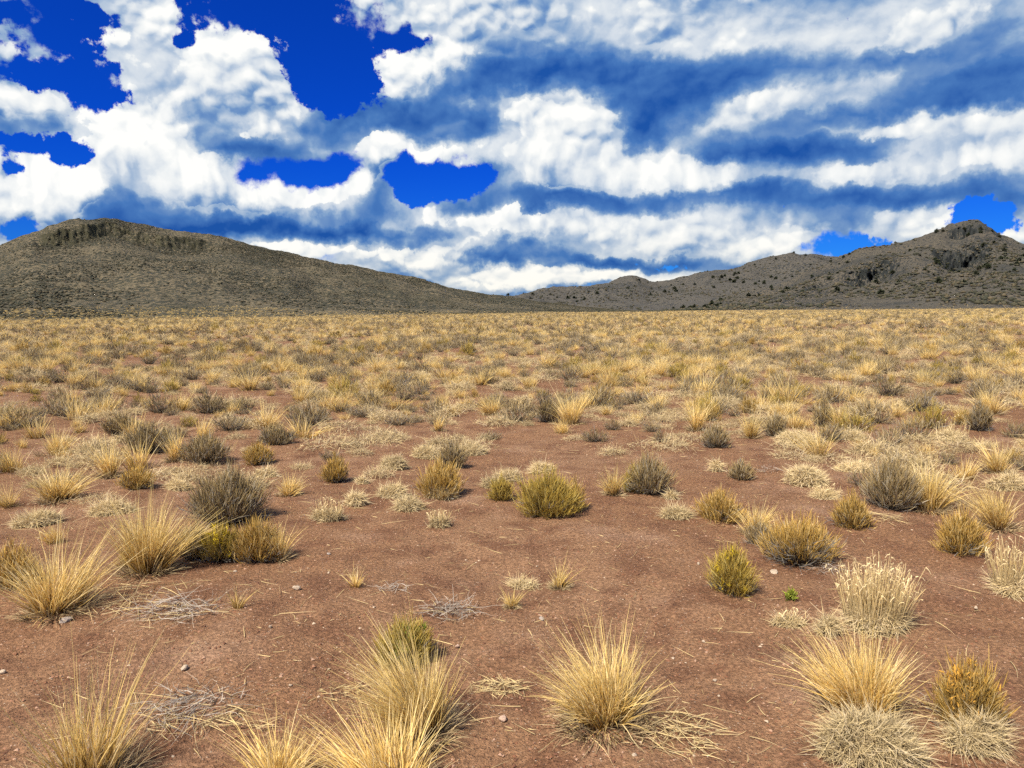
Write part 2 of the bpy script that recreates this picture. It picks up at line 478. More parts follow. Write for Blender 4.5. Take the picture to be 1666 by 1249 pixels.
# far off, the bare soil gives way to a thatch of short dry grass
sx_, sy_, sz_ = n.sep(co)
dist = n.v('LENGTH', co)
patch = n.noise(co, 0.16, 4.0, 0.6)
far_f = n.m('MULTIPLY', n.smooth(dist, 30.0, 170.0), n.smooth(patch, 0.25, 0.55, (0.55, 1.0)))
far_c = n.mix(n.noise(co, 0.9, 5.0, 0.65), (0.095, 0.066, 0.038), (0.24, 0.175, 0.085))
c = n.mix(far_f, c, far_c)
bh = n.m('ADD', n.m('MULTIPLY', grain, 0.6), n.m('MULTIPLY', mid, 1.0))
bh = n.m('MULTIPLY_ADD', n.smooth(grit, 0.5, 0.1), 0.25, bh)
finish(n, c, 0.95, bump(n, bh, 0.75, 0.02), 0.1)

def build_ground():
    ang = np.concatenate([np.linspace(-180, -55, 60, endpoint=False), np.linspace(-55, 55, 640, endpoint=False), np.linspace(55, 180, 61)])
    rad = np.concatenate([[0.0], np.geomspace(0.4, 12, 190, endpoint=False), np.geomspace(12, 16000, 120)])
    A, D = np.meshgrid(np.radians(ang), rad, indexing='ij')
    x = np.sin(A) * D; y = np.cos(A) * D
    z = ground_z(x, y)
    near = np.clip(1 - D / 14.0, 0, 1)
    z = z + near * (0.006 * fbm(x * 9, y * 9, 3, 0.55, 21) + 0.004 * np.maximum(0, fbm(x * 22, y * 22, 2, 0.5, 33)))
    me = np_mesh("ground", np.stack([x, y, z], -1), grid_faces(len(ang), len(rad)), [m_soil], True)
    return tag(link("ground", me), kind="structure")
build_ground()

# ------------------------------------------------------------------ hills
def hill_material(name, soil, soil2, scrub, rock, scrub_scale, amount):
    m, n = material(name)
    co = n.node('ShaderNodeNewGeometry').outputs['Position']
    nz = n.sep(n.node('ShaderNodeNewGeometry').outputs['True Normal'])[2]
    flat = n.v('MULTIPLY', co, (1.0, 1.0, 2.4))
    patch = n.noise(flat, scrub_scale * 0.035, 5.0, 0.6)
    spot = n.noise(flat, scrub_scale, 3.0, 0.6)
    fine_ = n.noise(co, scrub_scale * 2.6, 3.0, 0.6)
    c = n.mix(n.smooth(patch, 0.35, 0.65), soil, soil2)
    c = n.mix(n.smooth(fine_, 0.35, 0.7), c, n.mix(1.0, c, (1.45, 1.42, 1.35), 'MULTIPLY'))
    thr = n.m('MULTIPLY_ADD', n.m('SUBTRACT', patch, 0.5), 0.55, spot)
    c = n.mix(n.smooth(thr, amount, amount + 0.06, (0.0, 0.85)), c, scrub)
    broad = n.noise(flat, scrub_scale * 0.03, 4.0, 0.62)
    c = n.mix(n.smooth(broad, 0.50, 0.66, (0.0, 0.5)), c, n.mix(0.5, scrub, rock))
    rk = n.m('MULTIPLY_ADD', n.m('SUBTRACT', fine_, 0.5), 0.5, nz)
    rcol = n.mix(n.noise(co, scrub_scale * 0.5, 4.0, 0.6), tuple(v * 0.55 for v in rock), tuple(v * 1.35 for v in rock))
    c = n.mix(n.smooth(rk, 0.80, 0.62), c, rcol)
    finish(n, c, 0.95, bump(n, n.m('ADD', fine_, spot), 0.6, 1.2), 0.05)
    return m

m_mesa = hill_material("mesa_slope", (0.084, 0.072, 0.050), (0.108, 0.088, 0.059), (0.022, 0.026, 0.022), (0.044, 0.042, 0.027), 0.36, 0.45)  # all three hills: soil, scrub and rock colours darkened to paint in cloud shadow
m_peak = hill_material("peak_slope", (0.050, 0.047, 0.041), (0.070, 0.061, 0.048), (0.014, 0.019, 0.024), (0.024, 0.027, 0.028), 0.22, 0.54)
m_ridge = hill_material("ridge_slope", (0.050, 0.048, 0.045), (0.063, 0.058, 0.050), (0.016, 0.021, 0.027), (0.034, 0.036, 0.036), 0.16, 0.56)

def hill(name, mat, sil, foot, ridge, px0, px1, ncol, rows, shape, rough, seed, bands=()):
    """a hill seen from the plain: its foot and crest run at their own distances, the far side falls away"""
    px = np.linspace(px0, px1, ncol)
    sp = np.array(sil, float)
    sy = np.interp(px, sp[:, 0], sp[:, 1])
    d = [pixel_dir(a, b) for a, b in zip(px, sy)]
    az_ = np.array([math.atan2(v.x, v.y) for v in d]); te = np.array([v.z / math.hypot(v.x, v.y) for v in d])
    r1 = np.interp(px, *zip(*ridge)); r0 = np.interp(px, *zip(*foot)); r0 = r0 * (1 + 0.10 * fbm(px / 120.0, px * 0, 3, 0.5, seed + 2))
    H = np.maximum(te * r1 + CAM_H, 0.0)
    s = np.concatenate([rows, 1 + np.linspace(0.02, 0.8, 26)])
    S, A = np.meshgrid(s, az_, indexing='ij'); Hh = H[None, :]; P = px[None, :] + 0 * S
    rr_ = r0[None, :] + (r1 - r0)[None, :] * S
    zf = np.where(S <= 1, shape(np.minimum(S, 1), P), 1 - 0.9 * np.clip(S - 1, 0, 1) ** 1.5 * 1.4)
    z = Hh * np.maximum(zf, -0.05)
    x = np.sin(A) * rr_; y = np.cos(A) * rr_
    env = np.clip(S * 3.0, 0, 1) * np.clip(Hh / 40.0, 0.12, 1)
    wl = rough[0]
    gully = fbm(A * 400 * wl[0], S * 2.2, 3, 0.5, seed)
    z = z + env * (rough[1] * gully * np.clip(S * (1.25 - S), 0, 1) * 2.0 + rough[2] * fbm(x / wl[1], y / wl[1], 5, 0.55, seed + 5))
    for (pa, pb, s0, s1, lift, flute, wv) in bands:          # rock bands: steep steps with upright ribs
        sm = lambda q: q * q * (3 - 2 * q)
        mask = sm(np.clip((P - pa) / 40, 0, 1)) * sm(np.clip((pb - P) / 60, 0, 1)) * np.clip(0.92 + 0.25 * vnoise(P / 60.0, 0 * P + seed, seed + 3), 0, 1)
        wob = 0.035 * vnoise(P / 45.0, 0 * P, seed + 9)
        t = np.clip((S - s0 - wob) / (s1 - s0), 0, 1)
        ribs = fbm(P / wv, (S - s0) * 55.0, 4, 0.6, seed + 12)
        z = z + mask * lift * (t - 1) * np.clip(S / s0, 0, 1) ** 2.5
        push = mask * np.exp(-((S - wob - (s0 + s1) / 2) / ((s1 - s0) * 1.1)) ** 2) * flute * ribs
        x = x + np.sin(A) * push; y = y + np.cos(A) * push
    z = np.where(S <= 0.001, -0.8, z)
    me = np_mesh(name, np.stack([x, y, z], -1), grid_faces(len(s), ncol)[:, ::-1], [mat], True)
    o = tag(link(name, me), kind="structure")
    return o, (x, y, z, S, P)

MESA = [(-260, 470), (-120, 432), (0, 399), (30, 388), (62, 377), (80, 364), (100, 359), (130, 357.5), (190, 359), (230, 364), (290, 374), (345, 383), (400, 393),
        (450, 405), (520, 424), (600, 441), (680, 455), (712, 459), (730, 467), (760, 473), (800, 480), (860, 488), (930, 497), (1000, 503), (1080, 508)]
def mesa_shape(s, p):
    return 0.55 * s ** 1.25 + 0.45 * s ** 1.9
rows_m = np.concatenate([np.linspace(0, 0.80, 105, endpoint=False), np.linspace(0.80, 0.98, 80, endpoint=False), np.linspace(0.98, 1.0, 6)])
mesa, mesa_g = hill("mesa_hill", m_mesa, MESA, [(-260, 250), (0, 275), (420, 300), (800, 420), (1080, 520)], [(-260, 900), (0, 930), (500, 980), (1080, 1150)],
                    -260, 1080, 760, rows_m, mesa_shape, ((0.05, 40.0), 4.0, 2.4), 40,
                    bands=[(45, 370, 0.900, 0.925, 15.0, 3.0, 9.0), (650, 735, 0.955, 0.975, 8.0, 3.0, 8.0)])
PEAK = [(1080, 508), (1130, 500), (1180, 487), (1230, 470), (1290, 452), (1340, 432), (1380, 416), (1420, 406), (1470, 395), (1500, 384), (1530, 375), (1560, 366), (1576, 361), (1590, 363),
        (1606, 372), (1625, 382), (1645, 391), (1666, 400), (1720, 420), (1850, 455)]
def peak_shape(s, p):
    return 0.42 * s ** 1.3 + 0.58 * s ** 2.2
rows_p = np.concatenate([np.linspace(0, 0.5, 50, endpoint=False), np.linspace(0.5, 1.0, 110)])
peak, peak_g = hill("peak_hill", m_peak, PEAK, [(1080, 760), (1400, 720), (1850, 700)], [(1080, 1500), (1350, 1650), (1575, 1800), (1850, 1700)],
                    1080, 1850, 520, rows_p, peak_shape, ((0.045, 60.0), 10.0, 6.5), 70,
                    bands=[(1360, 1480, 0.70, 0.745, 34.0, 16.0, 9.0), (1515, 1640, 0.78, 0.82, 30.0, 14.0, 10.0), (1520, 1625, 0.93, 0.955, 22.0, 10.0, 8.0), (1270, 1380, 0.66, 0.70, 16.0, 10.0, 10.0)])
RIDGE = [(780, 500), (810, 489), (830, 482), (855, 477), (880, 470), (900, 467), (918, 468), (945, 465), (975, 458), (1010, 451), (1035, 451), (1060, 455), (1090, 457.5),
         (1120, 454), (1150, 445), (1180, 437), (1220, 426), (1250, 420), (1290, 414), (1320, 411.5), (1345, 413), (1390, 411), (1430, 408), (1520, 420), (1600, 440)]
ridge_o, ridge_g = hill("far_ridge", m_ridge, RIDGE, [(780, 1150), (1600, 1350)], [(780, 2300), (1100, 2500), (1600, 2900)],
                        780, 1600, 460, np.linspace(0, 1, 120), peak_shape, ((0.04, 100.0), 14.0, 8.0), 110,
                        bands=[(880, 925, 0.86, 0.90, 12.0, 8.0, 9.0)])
# ------------------------------------------------------------------ plants: materials
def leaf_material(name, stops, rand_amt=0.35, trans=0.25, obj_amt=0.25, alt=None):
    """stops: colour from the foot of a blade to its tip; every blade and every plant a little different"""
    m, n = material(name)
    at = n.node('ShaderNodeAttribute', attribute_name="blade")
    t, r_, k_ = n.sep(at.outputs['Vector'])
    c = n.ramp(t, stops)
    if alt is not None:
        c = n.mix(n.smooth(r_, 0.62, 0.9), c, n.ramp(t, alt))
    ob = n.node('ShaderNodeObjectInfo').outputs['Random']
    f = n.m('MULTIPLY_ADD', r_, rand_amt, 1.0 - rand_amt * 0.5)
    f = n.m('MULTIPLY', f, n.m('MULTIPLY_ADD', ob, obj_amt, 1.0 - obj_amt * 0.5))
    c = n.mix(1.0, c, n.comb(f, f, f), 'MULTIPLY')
    d = n.node('ShaderNodeBsdfDiffuse'); n.put(d.inputs['Color'], c)
    tr = n.node('ShaderNodeBsdfTranslucent'); n.put(tr.inputs['Color'], c)
    mx = n.node('ShaderNodeMixShader'); mx.inputs[0].default_value = trans
    n.t.links.new(d.outputs[0], mx.inputs[1]); n.t.links.new(tr.outputs[0], mx.inputs[2])
    o = n.node('ShaderNodeOutputMaterial'); n.t.links.new(mx.outputs[0], o.inputs[0])
    return m

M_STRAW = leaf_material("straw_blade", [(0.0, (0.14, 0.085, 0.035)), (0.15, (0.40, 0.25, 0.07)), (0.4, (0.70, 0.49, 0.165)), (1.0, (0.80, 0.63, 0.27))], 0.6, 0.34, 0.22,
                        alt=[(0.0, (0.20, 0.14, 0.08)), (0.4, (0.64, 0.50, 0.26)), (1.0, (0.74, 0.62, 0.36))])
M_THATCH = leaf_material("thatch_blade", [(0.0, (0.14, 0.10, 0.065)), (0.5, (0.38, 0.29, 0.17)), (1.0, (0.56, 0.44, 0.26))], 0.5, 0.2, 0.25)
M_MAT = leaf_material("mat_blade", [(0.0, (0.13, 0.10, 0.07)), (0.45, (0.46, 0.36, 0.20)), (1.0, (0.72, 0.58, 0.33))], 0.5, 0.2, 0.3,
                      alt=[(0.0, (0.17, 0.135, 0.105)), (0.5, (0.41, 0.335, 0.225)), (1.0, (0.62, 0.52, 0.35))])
M_SEED = leaf_material("seed_stem", [(0.0, (0.34, 0.27, 0.17)), (0.5, (0.62, 0.48, 0.24)), (1.0, (0.70, 0.57, 0.35))], 0.4, 0.25, 0.15)
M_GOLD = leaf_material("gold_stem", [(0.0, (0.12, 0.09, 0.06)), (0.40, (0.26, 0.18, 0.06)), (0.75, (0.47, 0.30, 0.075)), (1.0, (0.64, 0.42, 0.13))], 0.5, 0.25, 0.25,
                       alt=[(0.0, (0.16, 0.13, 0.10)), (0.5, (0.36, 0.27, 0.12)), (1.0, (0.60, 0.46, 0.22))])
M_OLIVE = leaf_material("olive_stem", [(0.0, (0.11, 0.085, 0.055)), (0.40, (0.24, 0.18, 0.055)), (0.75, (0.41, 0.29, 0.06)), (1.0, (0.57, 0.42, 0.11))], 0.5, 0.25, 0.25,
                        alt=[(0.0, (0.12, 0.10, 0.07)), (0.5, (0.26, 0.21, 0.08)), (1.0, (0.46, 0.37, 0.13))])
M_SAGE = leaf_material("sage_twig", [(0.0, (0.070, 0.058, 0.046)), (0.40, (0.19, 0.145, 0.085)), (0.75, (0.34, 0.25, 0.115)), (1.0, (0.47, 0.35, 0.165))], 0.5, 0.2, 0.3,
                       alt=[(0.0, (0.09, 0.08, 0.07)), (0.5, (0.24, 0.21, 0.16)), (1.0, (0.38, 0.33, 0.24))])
M_WOOD = leaf_material("grey_wood", [(0.0, (0.055, 0.046, 0.040)), (0.5, (0.13, 0.12, 0.11)), (1.0, (0.24, 0.225, 0.205))], 0.7, 0.0, 0.2)
M_DEAD = leaf_material("dead_twig", [(0.0, (0.24, 0.20, 0.17)), (0.5, (0.33, 0.29, 0.25)), (1.0, (0.44, 0.38, 0.31))], 0.7, 0.0, 0.2)
M_FLOWER = leaf_material("yellow_flower", [(0.0, (0.36, 0.28, 0.03)), (1.0, (0.68, 0.50, 0.03))], 0.4, 0.2, 0.1)
M_GREEN = leaf_material("green_leaf", [(0.0, (0.10, 0.13, 0.03)), (1.0, (0.36, 0.40, 0.06))], 0.4, 0.25, 0.1)
M_AMBER = leaf_material("amber_head", [(0.0, (0.34, 0.20, 0.05)), (1.0, (0.60, 0.33, 0.06))], 0.4, 0.2, 0.1)

# ------------------------------------------------------------------ plants: shapes
class Strips:
    """bundles of tapered ribbons along bent curves"""
    def __init__(self): self.v = []; self.f = []; self.a = []; self.n = 0
    def add(self, p0, d, b, L, w, seg=3, wig=None, t0=0.0, t1=1.0, taper=1.4, tip=0.12):
        p0 = np.asarray(p0, float); k = len(p0)
        L = np.broadcast_to(np.asarray(L, float), (k,))[:, None]; w = np.broadcast_to(np.asarray(w, float), (k,))[:, None]
        side = np.cross(d, rng.normal(size=(k, 3))); side /= np.linalg.norm(side, axis=1)[:, None] + 1e-9
        rnd = rng.random(k)
        rows = []; at = []
        for i in range(seg + 1):
            t = i / seg
            p = p0 + L * (d * t + b * t * t)
            if wig is not None: p = p + L * wig * math.sin(t * 5.0)
            ww = w * max(tip, 1 - t ** taper) * 0.5
            rows += [p - side * ww, p + side * ww]
            tt = t0 + (t1 - t0) * t
            c = np.stack([np.full(k, tt), rnd, np.zeros(k), np.ones(k)], -1); at += [c, c]
        m = 2 * (seg + 1)
        V = np.stack(rows, 1).reshape(-1, 3); A = np.stack(at, 1).reshape(-1, 4)
        base = self.n + np.arange(k)[:, None] * m
        for i in range(seg):
            q = np.array([2 * i, 2 * i + 1, 2 * i + 3, 2 * i + 2])
            self.f.append(base + q[None, :])
        self.v.append(V); self.a.append(A); self.n += k * m
        return p                                           # the tips
    def mesh(self, name, mats, parts=None):
        return np_mesh(name, np.concatenate(self.v), np.concatenate(self.f), mats, False, {"blade": np.concatenate(self.a)}, parts)

def unit(v): return v / (np.linalg.norm(v, axis=-1, keepdims=True) + 1e-9)
def ring(k, pw=0.5):
    a = rng.random(k) * 2 * np.pi; r = rng.random(k) ** pw
    return np.stack([np.cos(a) * r, np.sin(a) * r, 0 * r], -1), r, a

def g_blades(W, H, n, lean=(0, 0), wid=0.0042, seg=4, tilt=0.75, droop=0.30, wild=0.12):
    """a tuft of a few sub-clumps, each with its own lean and height"""
    s = Strips(); q, r, a = ring(n, 0.6)
    m = 6; cc, cr, ca = ring(m, 0.5); cl = rng.integers(0, m, n)
    ctilt = cc * 0.34 * tilt + rng.normal(size=(m, 3)) * 0.13 * np.array([1, 1, 0]); chg = 0.72 + 0.42 * rng.random(m)
    out = np.stack([np.cos(a), np.sin(a), 0 * a], -1)
    th = tilt * (0.05 + 0.34 * r * rng.random(n) ** 0.6 + 0.40 * rng.random(n) ** 3)
    d = out * np.sin(th)[:, None] + np.array([0, 0, 1.0]) * np.cos(th)[:, None] + ctilt[cl]
    d = unit(d + np.array([lean[0], lean[1], 0]) * 0.5 + rng.normal(size=(n, 3)) * wild * np.array([1, 1, .3]))
    b = out * (0.22 * rng.random(n)[:, None]) + ctilt[cl] * 0.6 + np.array([lean[0], lean[1], 0]) * (0.7 * rng.random(n)[:, None]) + np.array([0, 0, -1.0]) * (droop * rng.random(n)[:, None] ** 1.3)
    L = H * (0.40 + 0.66 * rng.random(n) ** 0.8) * chg[cl]
    p0 = cc[cl] * W * 0.15 + q * W * 0.15
    s.add(p0, d, b, L, wid * (0.6 + 0.7 * rng.random(n)), seg, wig=rng.normal(size=(n, 3)) * 0.026)
    k = max(3, n // 60)                                      # a few tall bare stalks above the rest
    a3 = rng.random(k) * 6.283
    s.add(p0[:k], unit(np.stack([np.cos(a3) * .25 + lean[0], np.sin(a3) * .25 + lean[1], np.ones(k)], -1)), rng.normal(size=(k, 3)) * 0.12, H * (1.0 + 0.28 * rng.random(k)), wid * 0.7, seg, t0=0.3)
    # bent and fallen blades round the foot
    k = n // 7; q, r, a = ring(k, 0.5); out = np.stack([np.cos(a), np.sin(a), 0.25 + 0.5 * rng.random(k)], -1)
    s.add(q * W * 0.25, unit(out), np.stack([0 * a, 0 * a, -0.55 - 0.3 * rng.random(k)], -1) + rng.normal(size=(k, 3)) * 0.15 * np.array([1, 1, 0]), W * (0.22 + 0.40 * rng.random(k) ** 1.5), wid * 0.8, seg)
    return s

def thatch_blades(W, h, n, wid=0.004, seg=2):
    """the grey collar of dead leaves at a tuft's foot"""
    s = Strips(); q, r, a = ring(n, 0.5)
    d = unit(np.stack([np.cos(a), np.sin(a), 0.3 + rng.random(n)], -1) + rng.normal(size=(n, 3)) * 0.35)
    s.add(q * W * 0.30 + np.array([0, 0, 0.005]), d, np.stack([0 * a, 0 * a, -0.5 * rng.random(n)], -1), h * (0.5 + rng.random(n)), wid, seg)
    return s

def mat_blades(W, D, h, n, wid=0.004, seg=3, lumps=5):
    """a cushion of short curled blades, made of a few lumps"""
    s = Strips()
    cen, _, _ = ring(lumps, 0.5); cen = cen * np.array([W * 0.27, D * 0.27, 0]); cen[0] = 0
    rad = 0.26 + 0.16 * rng.random(lumps)
    pick = rng.integers(0, lumps, n); q, r, a = ring(n, 0.5)
    p = cen[pick] + q * (rad[pick, None] * np.array([W, D, 0]))
    z = h * 0.72 * np.sqrt(np.maximum(0, 1 - r ** 2)) * (0.7 + 0.5 * rng.random(lumps))[pick]
    p[:, 2] = z
    d = unit(np.stack([np.cos(a) * r, np.sin(a) * r, 0.55 + 0 * a], -1) + rng.normal(size=(n, 3)) * (0.8 if seg > 2 else 0.45))
    d[:, 2] = np.abs(d[:, 2])
    b = rng.normal(size=(n, 3)) * (0.95 if seg > 2 else 0.6) + np.array([0, 0, -0.45])
    L = np.minimum(h * (0.35 + 0.5 * rng.random(n)), 0.016 + 0.032 * rng.random(n)) if seg > 2 else h * (0.35 + 0.5 * rng.random(n))
    s.add(p, d, b, L, wid * (0.6 + 0.7 * rng.random(n)), seg, t0=0.25, t1=1.0)
    return s

def seed_stems(W, D, H, n, wid=0.0028, seg=3, z0=0.03):
    s = Strips(); q, r, a = ring(n, 0.5)
    p = q * np.array([W * 0.46, D * 0.46, 0]) + np.array([0, 0, z0])
    d = unit(np.stack([np.cos(a) * r * 0.28, np.sin(a) * r * 0.28, np.ones(n)], -1) + rng.normal(size=(n, 3)) * 0.10)
    L = H * (0.55 + 0.5 * rng.random(n)) * (1 - 0.25 * r)
    tip = s.add(p, d, rng.normal(size=(n, 3)) * 0.06, L, wid, seg, t0=0.0, t1=0.7, tip=0.5)
    k = n // 2                                               # curled seed heads
    hd = unit(rng.normal(size=(k, 3)) * np.array([1, 1, .3]) + np.array([0, 0, 0.3]))
    s.add(tip[:k], hd, np.stack([0 * hd[:, 0], 0 * hd[:, 0], -0.9 * np.ones(k)], -1), 0.022 + 0.012 * rng.random(k), wid * 1.5, 2, t0=0.8, t1=1.0, tip=0.4)
    return s

def dome_points(n, W, D, H, low=0.12, deep=0.35):
    u = rng.normal(size=(n, 3)); u[:, 2] = np.abs(u[:, 2]) + low; u = unit(u)
    rad = 1 - deep * rng.random(n) ** 1.6
    lump = 0.86 + 0.16 * np.sin(u[:, 0] * 6 + 1.0) * np.cos(u[:, 1] * 5) + 0.08 * rng.normal(size=n)
    return u * (rad * lump)[:, None] * np.array([W / 2, D / 2, H]), u

def shrub_stems(W, D, H, n, tips, wid=0.004, seg=3, tipL=0.10, tipw=0.004, fan=0.22, up=1.0, low=0.12):
    """fine stems that rise from a small foot to a rounded head, each ending in upright sprigs"""
    s = Strips(); P, u = dome_points(n, W, D, H, low)
    q, r, a = ring(n, 0.5); p0 = q * np.array([W * fan, D * fan, 0]) * 0.7
    vec = P - p0; L = np.linalg.norm(vec, axis=1)
    d0 = unit(vec / L[:, None] + np.stack([u[:, 0], u[:, 1], 0 * L], -1) * 0.25)
    s.add(p0, d0, vec / L[:, None] - d0, L, wid, seg, wig=rng.normal(size=(n, 3)) * 0.015, t0=0.0, t1=0.62, tip=0.45)
    k = n * tips; i = rng.integers(0, n, k)
    pos = p0[i] + vec[i] * (0.72 + 0.28 * rng.random(k))[:, None] + rng.normal(size=(k, 3)) * 0.012
    pos[:, 2] = np.maximum(pos[:, 2], 0.01)
    d = unit(u[i] * 0.8 + np.array([0, 0, up]) + rng.normal(size=(k, 3)) * 0.28)
    tt = np.clip(pos[:, 2] / H, 0, 1)
    s.add(pos, d, rng.normal(size=(k, 3)) * 0.12, tipL * (0.5 + 0.8 * rng.random(k)), tipw * (0.6 + 0.8 * rng.random(k)), 2, t0=0.45, t1=1.0)
    return s

def shrub_wood(W, D, H, n, wid=0.010, seg=4, flat=0.35):
    """bare crooked branches low in a shrub, splayed outwards"""
    s = Strips(); q, r, a = ring(n, 0.5)
    d = unit(np.stack([np.cos(a), np.sin(a), flat + 0.8 * rng.random(n)], -1) + rng.normal(size=(n, 3)) * 0.2)
    L = 0.42 * max(W, D) * (0.5 + 0.6 * rng.random(n))
    L = np.minimum(L, H * 1.4)
    p0 = q * 0.10 * np.array([W, D, 0])
    wig = rng.normal(size=(n, 3)) * 0.05
    tip = s.add(p0, d, np.stack([0 * a, 0 * a, 0.15 * rng.normal(size=n)], -1), L, wid * (0.4 + 0.9 * rng.random(n)), seg, wig=wig, t1=0.7, tip=0.35)
    # a cross ribbon gives each branch body
    s.add(p0, d, np.zeros((n, 3)), L * 0.55, wid * 0.8, 2, wig=wig, t1=0.4, tip=0.4)
    k = n * 3; i = rng.integers(0, n, k); f = 0.5 + 0.5 * rng.random(k)
    d2 = unit(d[i] + rng.normal(size=(k, 3)) * 0.5 + np.array([0, 0, 0.25]))
    s.add(p0[i] + d[i] * (L[i] * f)[:, None], d2, rng.normal(size=(k, 3)) * 0.15, L[i] * 0.4 * (0.4 + rng.random(k)), wid * 0.32, 3, t0=0.5, t1=1.0)
    return s

def clusters(P, H, n, size, leaf, wid, seg=1):
    """little upright heads (flowers, leaves) gathered at points"""
    s = Strips(); k = len(P) * n; i = np.repeat(np.arange(len(P)), n)
    pos = P[i] + rng.normal(size=(k, 3)) * size
    d = unit(rng.normal(size=(k, 3)) * 0.6 + np.array([0, 0, 1.0]))
    s.add(pos, d, rng.normal(size=(k, 3)) * 0.1, leaf * (0.6 + 0.7 * rng.random(k)), wid, max(seg, 2), taper=3.0, tip=0.3)
    return s

def twig_tangle(W, D, h, n, wid=0.004, seg=4):
    s = Strips(); q, r, a = ring(n, 0.6)
    p = q * np.array([W * 0.42, D * 0.42, 0]) + np.array([0, 0, 1.0]) * (h * 0.75 * rng.random(n) * (1 - 0.7 * r))[:, None] + np.array([0, 0, 0.004])
    a2 = rng.random(n) * 2 * np.pi
    d = unit(np.stack([np.cos(a2), np.sin(a2), 0.28 * rng.normal(size=n) + 0.1], -1))
    L = W * (0.12 + 0.28 * rng.random(n) ** 1.5)
    b = rng.normal(size=(n, 3)) * 0.25 * np.array([1, 1, .4]) + np.array([0, 0, -0.12])
    s.add(p, d, b, L, wid * (0.5 + 0.8 * rng.random(n)), seg, wig=rng.normal(size=(n, 3)) * 0.05, tip=0.3)
    v = s.v[-1]; v[:, 2] = np.maximum(v[:, 2], 0.003)
    return s

def litter_blades(W, D, h, n, wid=0.004, seg=4, dirn=None):
    """flattened straw lying every way on the ground"""
    s = Strips(); q, r, a = ring(n, 0.6)
    p = q * np.array([W * 0.48, D * 0.48, 0]) + np.array([0, 0, 1.0]) * (0.004 + h * 0.6 * rng.random(n) * (1 - r))[:, None]
    a2 = rng.random(n) * 2 * np.pi if dirn is None else dirn + rng.normal(size=n) * 1.1
    d = unit(np.stack([np.cos(a2), np.sin(a2), 0.12 * rng.random(n) + 0.05], -1))
    s.add(p, d, rng.normal(size=(n, 3)) * 0.18 * np.array([1, 1, .0]) + np.array([0, 0, -0.12]), W * (0.10 + 0.30 * rng.random(n) ** 1.5), wid, seg)
    s.v[-1][:, 2] = np.maximum(s.v[-1][:, 2], 0.003)
    return s

# ------------------------------------------------------------------ plants: the things
def thing(name, label, cat, loc, rz=0.0, scale=1.0, group=None):
    o = bpy.data.objects.new(name, None); COL.objects.link(o)
    o.empty_display_size = 0.1
    o.location = loc; o.rotation_euler = (0, 0, rz)
    o.scale = (scale,) * 3 if isinstance(scale, (int, float)) else scale
    return tag(o, label, cat, group)

def ground_at(px, py):
    x, y = on_plain(px, py)
    return x, y, float(ground_z(np.array(x), np.array(y)))

def size_at(px, py, wpx, hpx):
    """metres for a width and height in photograph pixels at this spot"""
    x, y, z = ground_at(px, py)
    r = math.sqrt(x * x + y * y + CAM_H ** 2)
    return wpx * r / FPX, hpx * r / FPX * 1.03, (x, y, z - 0.01)

def bunchgrass(px, py, w, h, label, lean=(0, 0), n=None, tilt=0.75, droop=0.30, thatch=True, dens=1.0):
    W, H, loc = size_at(px, py, w, h)
    d = math.hypot(loc[0], loc[1]); lod = min(1.0, max(0.28, 4.0 / d))
    n = int((n or 620) * 1.25 * lod * dens); wid = 0.0050 / max(lod, 0.45) ** 0.55
    t = thing("bunchgrass_tuft", label, "grass tuft", loc, rng.random() * 0.0)
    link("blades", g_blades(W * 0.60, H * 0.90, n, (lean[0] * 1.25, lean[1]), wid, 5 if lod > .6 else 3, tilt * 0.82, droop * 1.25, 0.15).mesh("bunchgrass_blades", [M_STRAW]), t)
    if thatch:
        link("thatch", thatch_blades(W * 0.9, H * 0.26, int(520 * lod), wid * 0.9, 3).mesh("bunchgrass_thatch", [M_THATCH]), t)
    return t

def matgrass(px, py, w, h, label, stems=0.0, deep=0.75, lumps=5, dens=1.0, pale=False):
    W, H, loc = size_at(px, py, w, h)
    d = math.hypot(loc[0], loc[1]); lod = min(1.0, max(0.25, 4.2 / d))
    Hm = H * (0.42 if stems else 1.0) ; Hm = min(Hm, 0.20)
    wid = 0.0052 / max(lod, 0.4) ** 0.6
    n = int(np.clip(8500 * W * W * deep / 0.16, 800, 12000) * lod * dens)
    t = thing("grass_cushion", label, "grass mat", loc)
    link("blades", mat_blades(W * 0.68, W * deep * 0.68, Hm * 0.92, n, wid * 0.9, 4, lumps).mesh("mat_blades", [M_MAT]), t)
    if stems:
        link("seed_stems", seed_stems(W * 0.70, W * deep * 0.70, H * 0.88, int(stems * lod), 0.0042 / max(lod, .4) ** .5, 3, Hm * 0.3).mesh("mat_seed_stems", [M_SEED]), t)["kind"] = "stuff"
    return t

